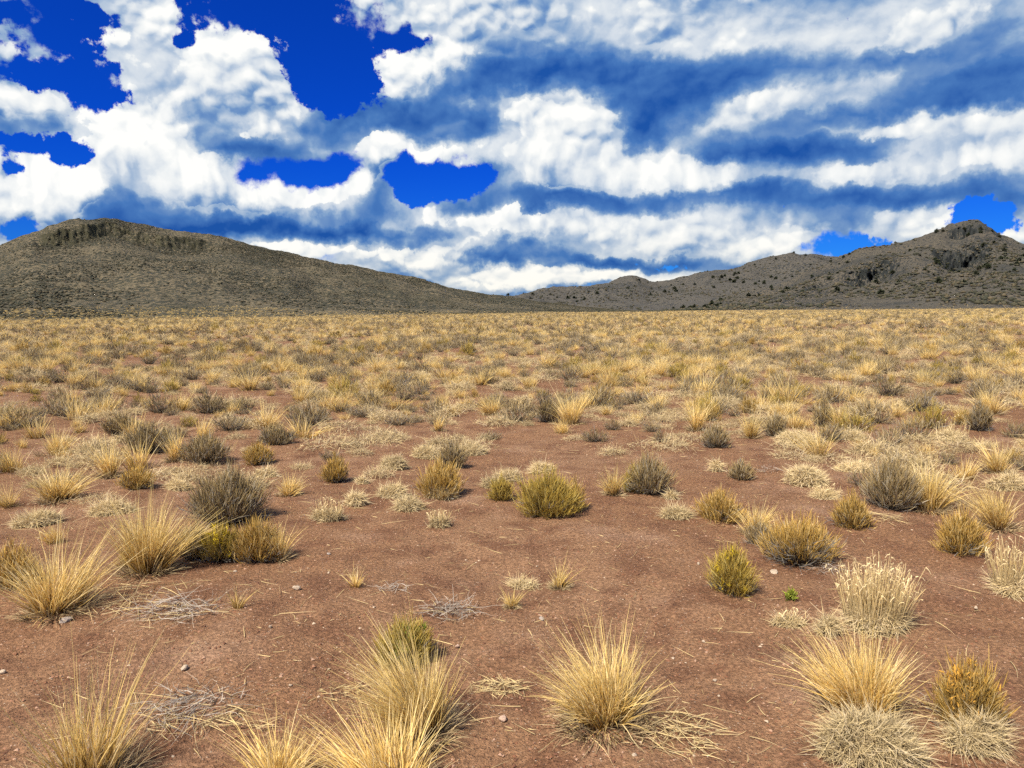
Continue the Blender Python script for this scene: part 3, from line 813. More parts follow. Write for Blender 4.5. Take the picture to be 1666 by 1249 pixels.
def shrub(px, py, w, h, label, look="gold", deep=0.85, wood=0.5, flowers=0, name=None, cat="shrub", dens=1.0, fmat=None):
    W, H, loc = size_at(px, py, w, h)
    d = math.hypot(loc[0], loc[1]); lod = min(1.0, max(0.25, 4.0 / d))
    mat = {"gold": M_GOLD, "olive": M_OLIVE, "sage": M_SAGE}[look]
    D = W * deep; wid = 0.0038 / max(lod, 0.4) ** 0.6
    n = int(np.clip(1500 * W, 260, 900) * lod * dens)
    t = thing(name or {"gold": "rabbitbrush", "olive": "rabbitbrush", "sage": "sagebrush"}[look], label, cat, loc, rng.random() * 6.28 if deep > 0.8 else 0.0)
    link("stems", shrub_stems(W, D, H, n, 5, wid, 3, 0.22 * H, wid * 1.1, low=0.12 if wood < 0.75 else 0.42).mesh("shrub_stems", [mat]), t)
    if wood:
        link("branches", shrub_wood(W, D, H, int(150 * wood * max(lod, 0.5)), 0.010, 4).mesh("shrub_branches", [M_WOOD]), t)
    if flowers:
        P, u = dome_points(int(flowers), W * 0.78, D * 0.78, H * 0.98, 0.6, 0.10)
        if fmat is None: fmat = M_FLOWER
        link("flower_heads", clusters(P, H, 14, 0.010, 0.022, wid * 1.5).mesh("shrub_flower_heads", [fmat]), t)["kind"] = "stuff"
    return t

def twigs(px, py, w, h, label, n=120, deep=0.6, straw=0):
    W, H, loc = size_at(px, py, w, h)
    t = thing("dead_twig_tangle", label, "dead twigs", (loc[0], loc[1], loc[2] + 0.01))
    link("twigs", twig_tangle(W, W * deep, H * 0.6, n, 0.0036).mesh("tangle_twigs", [M_DEAD]), t)
    if straw:
        link("straw", litter_blades(W * 1.1, W * deep, H * 0.4, straw, 0.0036).mesh("tangle_straw", [M_SEED]), t)
    return t

def litter(px, py, w, h, label, n=160, deep=0.7, dirn=None):
    W, H, loc = size_at(px, py, w, h)
    o = link("flattened_straw", litter_blades(W, W * deep, H * 0.5, n, 0.0042, 4, dirn).mesh("flattened_straw", [M_SEED]), None, (loc[0], loc[1], loc[2] + 0.012))
    return tag(o, label, "straw")
# ------------------------------------------------------------------ the plants that stand singly in the foreground
NEAR = []
def near(o, px, py, w):
    x, y, _ = ground_at(px, py); r = w * math.hypot(x, y) / FPX / 2
    NEAR.append((x, y, r)); return o
def B(px, py, w, h, label, **k): return near(bunchgrass(px, py, w, h, label, **k), px, py, w)
def M(px, py, w, h, label, **k): return near(matgrass(px, py, w, h, label, **k), px, py, w)
def S(px, py, w, h, label, **k): return near(shrub(px, py, w, h, label, **k), px, py, w)

# along the bottom of the picture
B(140, 1262, 200, 185, "sparse straw bunchgrass with tall bare stalks in the bottom left corner", n=200, tilt=0.65, droop=0.12, lean=(0.08, 0))
B(452, 1282, 165, 115, "low straw bunchgrass cut by the bottom edge, second from the left corner", n=420, lean=(0.15, 0), tilt=0.9)
B(690, 1200, 150, 175, "tall golden bunchgrass combed to the left, in front of the greenish bush", n=820, lean=(-0.28, 0.10), tilt=0.55, droop=0.22)
B(625, 1290, 240, 150, "loose splayed bunchgrass below the combed golden tuft at the bottom edge", n=420, lean=(-0.22, 0), tilt=1.0)
B(985, 1178, 225, 150, "rounded golden bunchgrass standing alone at the bottom centre of the picture", n=900, tilt=1.0, droop=0.45, lean=(-0.10, 0.05))
B(1400, 1168, 190, 140, "golden bunchgrass growing out of the back of the big grey grass cushion", n=900, lean=(-0.22, 0.10), tilt=0.7, droop=0.35)
M(1408, 1246, 205, 72, "big grey curled grass cushion at the foot of the golden bunchgrass, lower right", deep=0.55, lumps=7)
M(1590, 1222, 105, 45, "pale curled grass cushion below the amber bush in the lower right corner", deep=0.7, lumps=4)
S(1575, 1178, 108, 86, "small amber-topped bush in the lower right corner", look="gold", wood=0.3, flowers=42, fmat=M_AMBER, dens=0.9)
S(660, 1072, 108, 66, "greenish yellow bush behind the combed golden bunchgrass", look="olive", wood=0.2, flowers=14, fmat=M_GREEN)
# right side
M(1424, 1018, 130, 100, "grey cushion with upright straw seed stems, right of the tiny green plant", stems=520, deep=0.7)
M(1286, 1014, 62, 30, "small pale cushion beside the tiny green plant", deep=0.6, stems=24)
M(1345, 1028, 46, 28, "small grey cushion between the tiny green plant and the seed stem cushion", deep=0.8)
S(1190, 962, 82, 72, "yellow flowered bush with grey stems standing alone on bare soil", look="olive", wood=0.6, flowers=26)
S(1300, 912, 140, 72, "wide dark bush with splayed grey branches and a golden top", look="gold", wood=1.6, deep=0.7, dens=0.7, name="sagebrush")
S(1236, 880, 52, 40, "thin brown bush against the left side of the wide dark bush", look="sage", wood=0.4, dens=0.6)
S(1385, 858, 70, 48, "small brown gold bush behind the wide dark bush", look="gold", wood=0.7)
S(1563, 898, 72, 60, "round tan bush on bare soil left of the straw tuft at the frame edge", look="gold", wood=0.6)
M(1645, 958, 70, 76, "pale cushion with seed stems cut by the right edge of the picture", stems=260, deep=0.8)
B(1622, 862, 85, 72, "straw tuft leaning left near the right edge, behind the round tan bush", lean=(-0.3, 0), n=620)
S(1448, 826, 95, 74, "dark grey bush joined to the big straw tuft on its right", look="sage", wood=1.3)
B(1512, 826, 95, 88, "big straw tuft joined to the dark grey bush on its left", n=800, tilt=0.8, droop=0.4)
S(1172, 842, 80, 46, "low golden bush beside a pale tuft and a flat pale mat", look="gold", wood=0.5)
B(1228, 862, 66, 58, "pale thin tuft between the low golden bush and the wide dark bush", n=420, tilt=0.7)
M(1100, 838, 64, 20, "flat pale mat left of the low golden bush", deep=0.8)
M(1092, 808, 30, 16, "tiny round cushion above the flat pale mat", lumps=2)
M(1310, 785, 95, 40, "broad pale mat left of the dark grey bush and the big straw tuft", deep=0.9, lumps=7)
M(1340, 812, 66, 26, "straw-tinged mat just below the broad pale mat", stems=60)
M(1398, 768, 80, 28, "pale mat behind the dark grey bush", deep=0.8, stems=40)
B(1622, 772, 62, 56, "pale straw tuft with a grey foot near the right edge", n=420, tilt=0.7)
M(1640, 800, 60, 26, "pale mat under the straw tuft near the right edge", deep=0.8)
# middle
S(892, 838, 116, 74, "largest olive yellow bush in the middle of the bare ground", look="olive", wood=0.5, dens=1.25)
S(935, 832, 36, 50, "pale tan half of the largest olive yellow bush, on its right", look="gold", wood=0.1)
S(815, 814, 50, 40, "small olive bush close to the left of the largest olive yellow bush", look="olive", wood=0.4)
S(716, 810, 86, 60, "golden round bush with a pale grassy foot, left of the olive bushes", look="gold", wood=0.4, dens=1.15)
M(715, 814, 64, 20, "pale grassy fringe at the foot of the golden round bush", stems=0, deep=0.5)
S(737, 757, 62, 42, "dark grey brown bush behind the golden round bush", look="sage", wood=0.9)
M(715, 859, 42, 34, "small pale cushion with short stems alone on the bare soil", stems=90)
M(533, 850, 64, 40, "pale tufted cushion at the left edge of the bare ground", stems=120)
M(577, 826, 46, 22, "small flat mat between the tufted cushion and the grassy mats")
M(640, 812, 60, 20, "flat grassy mat, the farther of two left of the golden round bush")
M(666, 832, 62, 22, "flat grassy mat, the nearer of two left of the golden round bush")
M(590, 788, 28, 12, "tiny pale cushion on bare soil beside the brown-topped bush", lumps=2)
S(545, 783, 56, 42, "brown-topped bush with a dark foot near the left of the bare ground", look="gold", wood=1.0)
B(470, 812, 60, 42, "low pale straw patch between the big dark bush and the brown-topped bush", n=380, tilt=1.0)
S(1056, 800, 84, 62, "ash grey bush beside a pale upright clump, right of the olive bushes", look="sage", wood=0.8)
B(998, 806, 46, 56, "pale upright clump against the left of the ash grey bush", n=420, tilt=0.5)
S(1030, 798, 40, 46, "olive tan bush squeezed between the pale clump and the ash grey bush", look="olive", wood=0.3)
M(822, 775, 70, 18, "long pale mat behind the small olive bush")
M(800, 795, 40, 18, "short pale mat beside the small olive bush")
M(1165, 765, 36, 22, "pale button cushion right of the ash grey bush", lumps=2)
S(1205, 778, 46, 32, "thin tan bush beside a grey snag of branches", look="sage", wood=0.3)
twigs(1245, 770, 46, 30, "grey snag of dead branches beside the thin tan bush", n=70)
# left side
S(372, 856, 134, 82, "large dark olive bush with bare grey branches below, left of the bare ground", look="sage", wood=1.8, dens=1.3)
S(360, 914, 82, 56, "dark bush with a bright yellow flowering top in the left cluster", look="olive", wood=1.4, flowers=30, dens=0.8)
S(318, 914, 66, 54, "grey brown bush in the left cluster, beside the tall straw tuft", look="sage", wood=1.0)
S(420, 914, 84, 66, "golden bush at the right end of the left cluster", look="gold", wood=0.9, dens=1.1)
B(455, 912, 40, 74, "pale grass rising from the right end of the left cluster", n=320, tilt=0.45)
B(245, 938, 110, 124, "tall straw tuft at the left end of the bush cluster", n=900, tilt=0.55, droop=0.2, lean=(-0.12, 0))
S(222, 932, 60, 42, "short tan bush at the foot of the tall straw tuft", look="gold", wood=0.2, dens=0.7)
B(95, 1000, 150, 118, "wide splayed straw tuft near the left edge, in front of the amber bush", n=620, tilt=0.95, droop=0.2)
S(22, 952, 74, 58, "amber bush cut by the left edge of the picture", look="gold", wood=0.4)
B(95, 815, 84, 70, "straw tuft with bent blades left of the tall straw tuft, farther back", n=560, tilt=0.85)
B(92, 880, 70, 44, "thin wispy grass behind the wide splayed straw tuft", n=130, tilt=0.7, thatch=False)
S(222, 798, 60, 32, "low tan bush with a dark foot behind the tall straw tuft", look="gold", wood=0.8)
S(420, 752, 62, 34, "low amber brown bush behind the large dark olive bush", look="gold", wood=0.8)
M(432, 772, 46, 18, "pale curled mat right behind the large dark olive bush")
M(290, 795, 50, 16, "grey mat between the low tan bush and the large dark olive bush")
M(180, 835, 90, 18, "long grey mat left of the tall straw tuft", deep=0.6)
M(60, 850, 80, 22, "faded grey mat at the far left, behind the wispy grass", deep=0.7)
B(178, 775, 44, 64, "slim straw tuft leaning left, behind the low tan bush", n=320, lean=(-0.3, 0), tilt=0.5)
B(286, 752, 34, 60, "slim upright straw tuft in front of the grey scrub on the left", n=300, tilt=0.4)
B(326, 716, 44, 50, "upright straw tuft standing above the grey scrub on the left", n=340, tilt=0.45)
S(336, 752, 96, 44, "broad ash grey scrub between two upright straw tufts on the left", look="sage", wood=1.0)
S(245, 735, 90, 44, "ash grey scrub left of the slim upright straw tuft", look="sage", wood=0.8)
B(90, 735, 84, 48, "double straw tuft on the left, behind the one with bent blades", n=520, tilt=0.8)
S(195, 705, 62, 32, "dark scrub left of the upright straw tuft, farther back", look="sage", wood=1.2)
S(450, 722, 70, 30, "dark brown scrub with a straw top, left of the mats", look="sage", wood=1.1)
B(440, 715, 60, 40, "golden tuft on top of the dark brown scrub", n=360, tilt=0.7)
# middle distance, the ones that stand out
B(925, 690, 90, 66, "largest golden tuft of the middle distance, combed to the left", n=900, lean=(-0.25, 0), tilt=0.8)
S(890, 688, 50, 40, "dark foot bush under the largest golden tuft of the middle distance", look="sage", wood=0.9)
B(800, 675, 60, 48, "golden tuft left of the largest golden tuft of the middle distance", n=520, lean=(-0.15, 0))
B(713, 702, 30, 38, "slim golden tuft on the pale mats left of centre", n=260, tilt=0.45)
B(1132, 700, 42, 66, "tall narrow straw tuft right of centre, in the middle distance", n=460, tilt=0.4)
S(1165, 728, 60, 36, "dark dome bush in front of the tall narrow straw tuft", look="sage", wood=1.2)
B(1222, 712, 46, 50, "straw tuft with a reddish foot beside a dark bush, right of centre", n=420, tilt=0.55)
S(1262, 710, 46, 34, "dark bush against the straw tuft with a reddish foot", look="sage", wood=1.1)
B(1365, 696, 44, 48, "straw tuft fused with a dark bush before the broad pale mats", n=420, tilt=0.5)
S(1340, 692, 46, 40, "dark bush fused with the straw tuft before the broad pale mats", look="sage", wood=0.9)
M(1548, 718, 70, 36, "pale cushion with short straw on bare soil at the right", stems=110)
S(1592, 702, 44, 42, "dark brown bush behind the pale cushion at the right", look="sage", wood=1.1)
B(1612, 676, 54, 48, "golden tuft behind the dark brown bush at the right", n=460)
M(1300, 722, 90, 24, "pale spreading mat, the farther of the broad ones on the right", deep=1.2, lumps=8)
M(1390, 715, 70, 26, "pale mat with a straw fringe on bare soil at the right", stems=70)
M(700, 740, 70, 20, "pale mat beside the dark grey brown bush, on its left", deep=0.9)
M(640, 762, 60, 24, "pale lumpy mat between the brown-topped bush and the golden round bush", deep=0.8)
M(770, 735, 60, 18, "pale mat beside the dark grey brown bush, on its right", deep=0.9)
M(880, 765, 60, 16, "pale mat strip behind the largest olive yellow bush")

# little wisps and dead stuff on the bare soil
B(580, 960, 36, 42, "tiny pale tuft on bare soil, left of the grey twigs", n=70, tilt=0.6, thatch=False)
B(388, 1003, 38, 44, "tiny wisp of straw beside the dead twigs on the left", n=34, tilt=0.7, thatch=False)
B(910, 952, 34, 54, "thin pale wisp at the right end of the grey grass patch in the middle", n=90, tilt=0.4)
B(832, 985, 30, 40, "thin pale wisp in front of the grey grass patch in the middle", n=80, tilt=0.5)
M(848, 948, 74, 26, "thin grey grass patch in the middle of the bare soil", dens=0.4, stems=16)
twigs(285, 1010, 150, 46, "pale dead twigs spread on the soil right of the wide splayed straw tuft", n=170, straw=60)
twigs(318, 1155, 170, 60, "dark grey dead branch tangle above the lower left corner", n=150, straw=40)
twigs(730, 1000, 112, 54, "pale grey twig tangle behind the greenish yellow bush", n=150, straw=20)
twigs(640, 965, 60, 24, "small grey twig heap right of the tiny pale tuft", n=60)
twigs(1350, 930, 70, 30, "grey twig heap in front of the wide dark bush", n=80)
litter(1100, 1195, 130, 60, "flattened pale straw at the right foot of the lone golden bunchgrass", 240, 0.9, dirn=-0.6)
litter(812, 1115, 100, 26, "pale dry grass pad between the two golden bunchgrasses at the bottom", 170, 0.5)
litter(330, 1180, 190, 30, "straw lying in front of the dark grey dead branch tangle", 90, 0.4, dirn=0.1)
litter(1490, 1160, 120, 40, "straw lying between the golden bunchgrass and the amber bush", 70, 0.5, dirn=-0.3)
litter(560, 1130, 100, 30, "thin straw left of the combed golden bunchgrass", 50, 0.6)
litter(1425, 850, 90, 20, "pale straw in front of the dark grey bush at the right", 90, 0.5)
litter(200, 985, 200, 50, "loose straw strewn round the wide splayed straw tuft", 110, 0.6)
W_, H_, loc_ = size_at(1287, 978, 18, 16)
gp = thing("green_seedling", "tiny fresh green plant behind the small pale cushion", "seedling", loc_)
P_, u_ = dome_points(40, W_, W_, H_ * 0.8, 0.3, 0.5)
link("leaves", clusters(P_, H_, 5, 0.004, 0.03, 0.006).mesh("seedling_leaves", [M_GREEN]), gp)
link("stems", shrub_stems(W_, W_, H_ * 0.8, 24, 1, 0.002, 2, 0.02, 0.003).mesh("seedling_stems", [M_OLIVE]), gp)

# ------------------------------------------------------------------ stones
def stone_material(name, a, b):
    m, n = material(name)
    co = n.node('ShaderNodeTexCoord').outputs['Object']
    f = n.noise(co, 18.0, 5.0, 0.6)
    finish(n, n.mix(f, a, b), 0.85, bump(n, f, 0.4, 0.01))
    return m
M_PALE = stone_material("pale_stone", (0.30, 0.23, 0.17), (0.44, 0.36, 0.28))
M_GREY = stone_material("grey_stone", (0.20, 0.16, 0.14), (0.36, 0.31, 0.28))
M_ROSE = stone_material("rose_stone", (0.30, 0.20, 0.15), (0.46, 0.34, 0.27))

def stone_mesh(seed, sub=2):
    bm = bmesh.new(); bmesh.ops.create_icosphere(bm, subdivisions=sub, radius=1.0)
    r = random.Random(seed); pl = [(Vector((r.gauss(0, 1), r.gauss(0, 1), r.gauss(0, 1))).normalized(), r.uniform(.55, .9)) for _ in range(9)]
    for v in bm.verts:
        for nn, dd in pl:                                   # knocked-off facets
            k = v.co.dot(nn)
            if k > dd: v.co -= nn * (k - dd) * 0.9
    me = bpy.data.meshes.new("stone"); bm.to_mesh(me); bm.free()
    return me
STONES = [(483, 967, 17, 8, M_PALE, "pale oblong stone on the soil right of the left bush cluster"), (301, 1094, 17, 11, M_PALE, "white stone above the dark dead branch tangle"),
          (440, 1032, 8, 7, M_PALE, "small white stone on bare soil left of the greenish bush"), (107, 1018, 24, 10, M_GREY, "flat grey stone in front of the wide splayed straw tuft"),
          (383, 937, 10, 5, M_PALE, "pale stone just below the left bush cluster"), (473, 1122, 7, 6, M_PALE, "white pebble left of the combed golden bunchgrass"),
          (535, 936, 7, 5, M_PALE, "pale pebble above the tiny pale tuft"), (5, 1102, 12, 9, M_PALE, "pale stone cut by the left edge of the picture"),
          (819, 1173, 22, 14, M_ROSE, "brownish stone left of the lone golden bunchgrass"), (881, 1006, 13, 8, M_GREY, "bluish grey stone behind the lone golden bunchgrass"),
          (1032, 1238, 12, 9, M_PALE, "white stone at the bottom edge below the lone golden bunchgrass"), (762, 1147, 7, 6, M_PALE, "white pebble right of the combed golden bunchgrass"),
          (744, 1048, 10, 7, M_ROSE, "rosy pebble right of the greenish yellow bush"), (1588, 990, 9, 7, M_PALE, "white stone right of the seed stem cushion"),
          (1145, 1040, 8, 6, M_PALE, "pale pebble left of the small pale cushion on the right"), (1163, 1105, 11, 6, M_PALE, "pale flat pebble right of the flattened straw"),
          (1136, 918, 7, 8, M_PALE, "white upright chip left of the yellow flowered bush"), (1169, 1133, 7, 6, M_PALE, "pale pebble nearest the flattened straw on its right"),
          (1260, 930, 22, 5, M_PALE, "pale sliver of stone between the yellow flowered bush and the dark bush"), (535, 905, 9, 5, M_GREY, "small grey stone on bare soil below the tufted cushion")]
for k, (px, py, w, h, m, lab) in enumerate(STONES):
    W_, H_, (x_, y_, z_) = size_at(px, py, w, h)
    me = stone_mesh(k + 3); me.materials.append(m)
    o = link("stone", me, None, (x_, y_, z_ + 0.01 + H_ * 0.28))
    o.scale = (W_ * 0.40, W_ * 0.30, H_ * 0.38); o.rotation_euler = (0.1, 0.1, k * 1.3)
    tag(o, lab, "stone")
# ------------------------------------------------------------------ the field of plants
def lod_parts(pairs):
    """several strip bundles as one light mesh with their own materials"""
    s = Strips(); mats = []; idx = []
    for st, m in pairs:
        for v, a in zip(st.v, st.a): s.v.append(v); s.a.append(a)
        for f in st.f: s.f.append(f + s.n); idx.append(np.full(len(f), len(mats)))
        s.n += st.n; mats.append(m)
    return s, mats, np.concatenate(idx)
def lod_mesh(name, pairs):
    s, mats, idx = lod_parts(pairs)
    return s.mesh(name, mats, idx)

NV = 5
def variants(far):
    q = 0.42 if far else 1.0; ww = 2.0 if far else 1.0
    V = {"bunchgrass_tuft": [], "grass_cushion": [], "sagebrush": [], "rabbitbrush": []}
    for k in range(NV):
        W = 0.42 + 0.20 * rng.random(); H = 0.36 + 0.18 * rng.random()
        ln = (-0.18 * rng.random(), 0.1 * rng.normal())
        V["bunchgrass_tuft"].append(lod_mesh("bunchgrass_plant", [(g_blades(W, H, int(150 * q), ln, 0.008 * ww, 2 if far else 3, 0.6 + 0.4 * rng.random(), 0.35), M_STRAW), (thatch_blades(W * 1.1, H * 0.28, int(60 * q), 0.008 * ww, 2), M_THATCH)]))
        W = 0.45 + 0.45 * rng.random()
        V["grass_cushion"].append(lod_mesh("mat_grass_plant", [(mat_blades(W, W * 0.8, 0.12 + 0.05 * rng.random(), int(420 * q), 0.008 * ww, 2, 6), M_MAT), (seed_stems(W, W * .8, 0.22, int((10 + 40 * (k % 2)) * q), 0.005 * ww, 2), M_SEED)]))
        W = 0.50 + 0.35 * rng.random(); H = 0.30 + 0.14 * rng.random()
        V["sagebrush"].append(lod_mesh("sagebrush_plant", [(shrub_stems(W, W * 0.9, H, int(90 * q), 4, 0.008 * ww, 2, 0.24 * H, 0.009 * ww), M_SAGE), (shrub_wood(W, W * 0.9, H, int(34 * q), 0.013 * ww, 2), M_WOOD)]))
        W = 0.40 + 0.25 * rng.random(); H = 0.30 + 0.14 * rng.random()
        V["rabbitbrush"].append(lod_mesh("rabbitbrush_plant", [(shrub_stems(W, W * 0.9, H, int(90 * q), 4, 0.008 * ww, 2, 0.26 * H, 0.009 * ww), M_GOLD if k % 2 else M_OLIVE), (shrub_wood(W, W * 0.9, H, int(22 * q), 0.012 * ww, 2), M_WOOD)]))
    return V
MIDV = variants(False)
FARV = variants(True)

KINDS = ["bunchgrass_tuft", "grass_cushion", "sagebrush", "rabbitbrush"]
def scatter(d0, d1, cell, half):
    """a jittered lattice of spots between two distances, thinned by patchiness"""
    xs = np.arange(-d1 * math.sin(half) - cell, d1 * math.sin(half) + cell, cell); ys = np.arange(d0 * 0.6, d1 + cell, cell)
    X, Y = np.meshgrid(xs, ys); X = X.ravel() + (rng.random(X.size) - .5) * cell * 1.1; Y = Y.ravel() + (rng.random(Y.size) - .5) * cell * 1.1
    D = np.hypot(X, Y); A = np.arctan2(X, Y)
    ok = (D > d0) & (D <= d1) & (np.abs(A) < half)
    return X[ok], Y[ok], D[ok]

def pick_kinds(X, Y):
    p1 = fbm(X * 0.10, Y * 0.16, 3, 0.5, 51); p2 = fbm(X * 0.13 + 5, Y * 0.2, 3, 0.5, 61)
    u = rng.random(len(X))
    D = np.hypot(X, Y)
    w = np.stack([0.27 + 0.16 * p1 + 0.06 * np.clip(D / 120, 0, 1), 0.38 - 0.16 * p1 - 0.06 * np.clip(D / 100, 0, 1), 0.29 + 0.16 * p2, 0.06 + 0.03 * p2], -1)
    w = np.clip(w, 0.02, None); w /= w.sum(1, keepdims=True)
    return (u[:, None] > np.cumsum(w, 1)).sum(1).clip(0, 3)

def keep_mask(X, Y, bare):
    cov = fbm(X * 0.34, Y * 0.42, 3, 0.6, 71)
    return rng.random(len(X)) < np.clip(0.92 + 0.45 * cov + 0.22 * fbm(X * 0.07, Y * 0.045, 2, 0.5, 75) - bare, 0.12, 0.98)

pts = {k: [] for k in KINDS}
near_a = np.array(NEAR)
for (d0, d1, cell, half, bare, grow) in [(6.2, 13, 0.35, R(52), 0.06, 0.66), (13, 26, 0.43, R(52), 0.20, 0.76), (26, 60, 0.58, R(50), 0.30, 0.90), (60, 150, 0.95, R(47), 0.30, 1.08), (150, 330, 1.9, R(45), 0.20, 1.35), (330, 760, 3.5, R(45), 0.0, 1.85)]:
    X, Y, D = scatter(d0, d1, cell, half)
    ok = keep_mask(X, Y, bare)
    if d0 < 20:
        dd = np.min(np.hypot(X[:, None] - near_a[None, :, 0], Y[:, None] - near_a[None, :, 1]) - near_a[None, :, 2] * 0.85, axis=1)
        ok &= dd > 0.12
        hole_ = np.exp(-((X - 0.35) / (1.0 + 0.08 * D)) ** 2) * np.clip((9.2 - D) / 1.5, 0, 1)      # the open ground before the camera
        ok &= rng.random(len(X)) < np.clip((D - 5.6) / 3.6, 0.0, 1.0) * (1 - hole_)
    X, Y, D = X[ok], Y[ok], D[ok]
    K = pick_kinds(X, Y)
    K = np.where((D < 11.5) & (rng.random(len(D)) < 0.35), 1, K)
    Z = ground_z(X, Y) - 0.01
    for ki, k in enumerate(KINDS):
        i = K == ki
        sc = grow * (0.62 + 0.95 * rng.random(i.sum()) ** 2.2)
        pts[k].append(np.stack([X[i], Y[i], Z[i], sc, rng.random(i.sum()) * 6.283], -1))

def hill_spots(g, n, smin, smax, seed, clump):
    x, y, z, S_, P_ = g
    k = rng.integers(0, x.shape[0] - 2, n * 9), rng.integers(0, x.shape[1] - 1, n * 9)
    sel = (S_[k] > smin) & (S_[k] < smax) & (P_[k] > -60) & (P_[k] < 1720)
    cl = fbm(x[k] / clump, y[k] / clump, 3, 0.5, seed)
    sel &= rng.random(n * 9) < np.clip(0.5 + 0.9 * cl, 0.03, 1)
    f1, f2 = rng.random((2, n * 9)); i, j = k
    def lerp(a): return a[i, j] * (1 - f1) * (1 - f2) + a[i + 1, j] * f1 * (1 - f2) + a[i, j + 1] * (1 - f1) * f2 + a[i + 1, j + 1] * f1 * f2
    p = np.stack([lerp(x), lerp(y), lerp(z)], -1)[sel]
    return p[:n]

# the field thins out up the lowest slopes of the hills
for k_, g_, n_s, top in [("bunchgrass_tuft", mesa_g, 2600, 0.12), ("grass_cushion", mesa_g, 900, 0.12), ("sagebrush", mesa_g, 900, 0.10), ("bunchgrass_tuft", peak_g, 900, 0.16), ("bunchgrass_tuft", ridge_g, 500, 0.14)]:
    q_ = hill_spots(g_, n_s * 2, 0.0, top, 300 + n_s, 70.0)
    dd_ = np.hypot(q_[:, 0], q_[:, 1])
    pts[k_].append(np.stack([q_[:, 0], q_[:, 1], q_[:, 2] - 0.05, 1.3 + 0.7 * rng.random(len(q_)), rng.random(len(q_)) * 6.283], -1)[:n_s])

ZONES = [(-10, -0.22, "before the flat-topped hill on the left"), (-0.22, 0.20, "below the low gap between the hills"), (0.20, 10, "before the peaked hill on the right")]
SAY = {"bunchgrass_tuft": ("straw-coloured bunchgrass tuft in the crowded plain", "grass tuft", "bunchgrass tufts"), "grass_cushion": ("pale low grass mat in the crowded plain", "grass mat", "pale grass mats"),
       "sagebrush": ("dark grey-brown bush in the crowded plain", "shrub", "dark bushes"), "rabbitbrush": ("small gold-green bush in the crowded plain", "shrub", "gold-green bushes")}

def pick_group(objs):
    g = bpy.data.node_groups.new("plants_on_points", 'GeometryNodeTree')
    g.interface.new_socket("Geometry", in_out='INPUT', socket_type='NodeSocketGeometry')
    g.interface.new_socket("Geometry", in_out='OUTPUT', socket_type='NodeSocketGeometry')
    gi = g.nodes.new('NodeGroupInput'); go_ = g.nodes.new('NodeGroupOutput')
    join = g.nodes.new('GeometryNodeJoinGeometry')
    for o in objs:
        oi = g.nodes.new('GeometryNodeObjectInfo'); oi.transform_space = 'ORIGINAL'
        oi.inputs['Object'].default_value = o; oi.inputs['As Instance'].default_value = True
        g.links.new(oi.outputs['Geometry'], join.inputs[0])
    inst = g.nodes.new('GeometryNodeInstanceOnPoints')
    inst.inputs['Pick Instance'].default_value = True
    def attr(nm, ty):
        a = g.nodes.new('GeometryNodeInputNamedAttribute'); a.data_type = ty; a.inputs[0].default_value = nm
        return a.outputs[0]
    g.links.new(gi.outputs[0], inst.inputs['Points'])
    g.links.new(join.outputs[0], inst.inputs['Instance'])
    g.links.new(attr("pick", 'INT'), inst.inputs['Instance Index'])
    g.links.new(attr("turn", 'FLOAT_VECTOR'), inst.inputs['Rotation'])
    g.links.new(attr("size", 'FLOAT_VECTOR'), inst.inputs['Scale'])
    g.links.new(inst.outputs[0], go_.inputs[0])
    return g

def plant_mass(name, P, srcs, label):
    me = bpy.data.meshes.new(name); me.vertices.add(len(P)); me.vertices.foreach_set("co", P[:, :3].astype(np.float32).ravel())
    a = me.attributes.new("pick", 'INT', 'POINT'); a.data.foreach_set("value", rng.integers(0, len(srcs), len(P)).astype(np.int32))
    a = me.attributes.new("turn", 'FLOAT_VECTOR', 'POINT'); t = np.zeros((len(P), 3), np.float32); t[:, 2] = P[:, 4]; a.data.foreach_set("vector", t.ravel())
    a = me.attributes.new("size", 'FLOAT_VECTOR', 'POINT'); s = np.repeat(P[:, 3:4], 3, 1).astype(np.float32)
    D = np.hypot(P[:, 0], P[:, 1]); s[:, 2] /= np.clip(0.75 + D / 400, 1, 1.7); a.data.foreach_set("vector", s.ravel())
    o = link(name, me)
    md = o.modifiers.new("scatter", 'NODES'); md.node_group = pick_group(srcs)
    return tag(o, label, None, None, "stuff")

N_IND = 285
LAND = [(95, 815, "the straw tuft with bent blades"), (222, 798, "the low tan bush"), (178, 775, "the slim leaning straw tuft"), (286, 752, "the slim upright straw tuft"), (326, 716, "the taller upright straw tuft"),
        (90, 735, "the double straw tuft"), (195, 705, "the dark scrub on the left"), (450, 722, "the straw-topped dark scrub"), (545, 783, "the brown-topped bush"), (737, 757, "the dark grey brown bush"),
        (713, 702, "the slim golden tuft on pale mats"), (800, 675, "the lesser golden tuft in the middle"), (925, 690, "the largest middle golden tuft"), (1056, 800, "the ash grey bush"), (1132, 700, "the tall narrow straw tuft"),
        (1165, 728, "the dark dome bush"), (1222, 712, "the straw tuft with a reddish foot"), (1365, 696, "the straw tuft with a dark bush"), (1310, 785, "the broad pale mat"), (1512, 826, "the big straw tuft"),
        (1548, 718, "the pale cushion with short straw"), (1612, 676, "the golden tuft at the right"), (1592, 702, "the dark brown bush at the right"), (640, 762, "the pale lumpy mat")]
LAND = [(*ground_at(a, b)[:2], t) for a, b, t in LAND]
ORD = ["nearest", "second nearest", "third nearest", "fourth nearest", "fifth nearest", "sixth nearest", "seventh nearest"]
SHORT = {"bunchgrass_tuft": "straw grass tuft", "grass_cushion": "low pale grass mat", "sagebrush": "grey-brown bush", "rabbitbrush": "gold-green bush"}
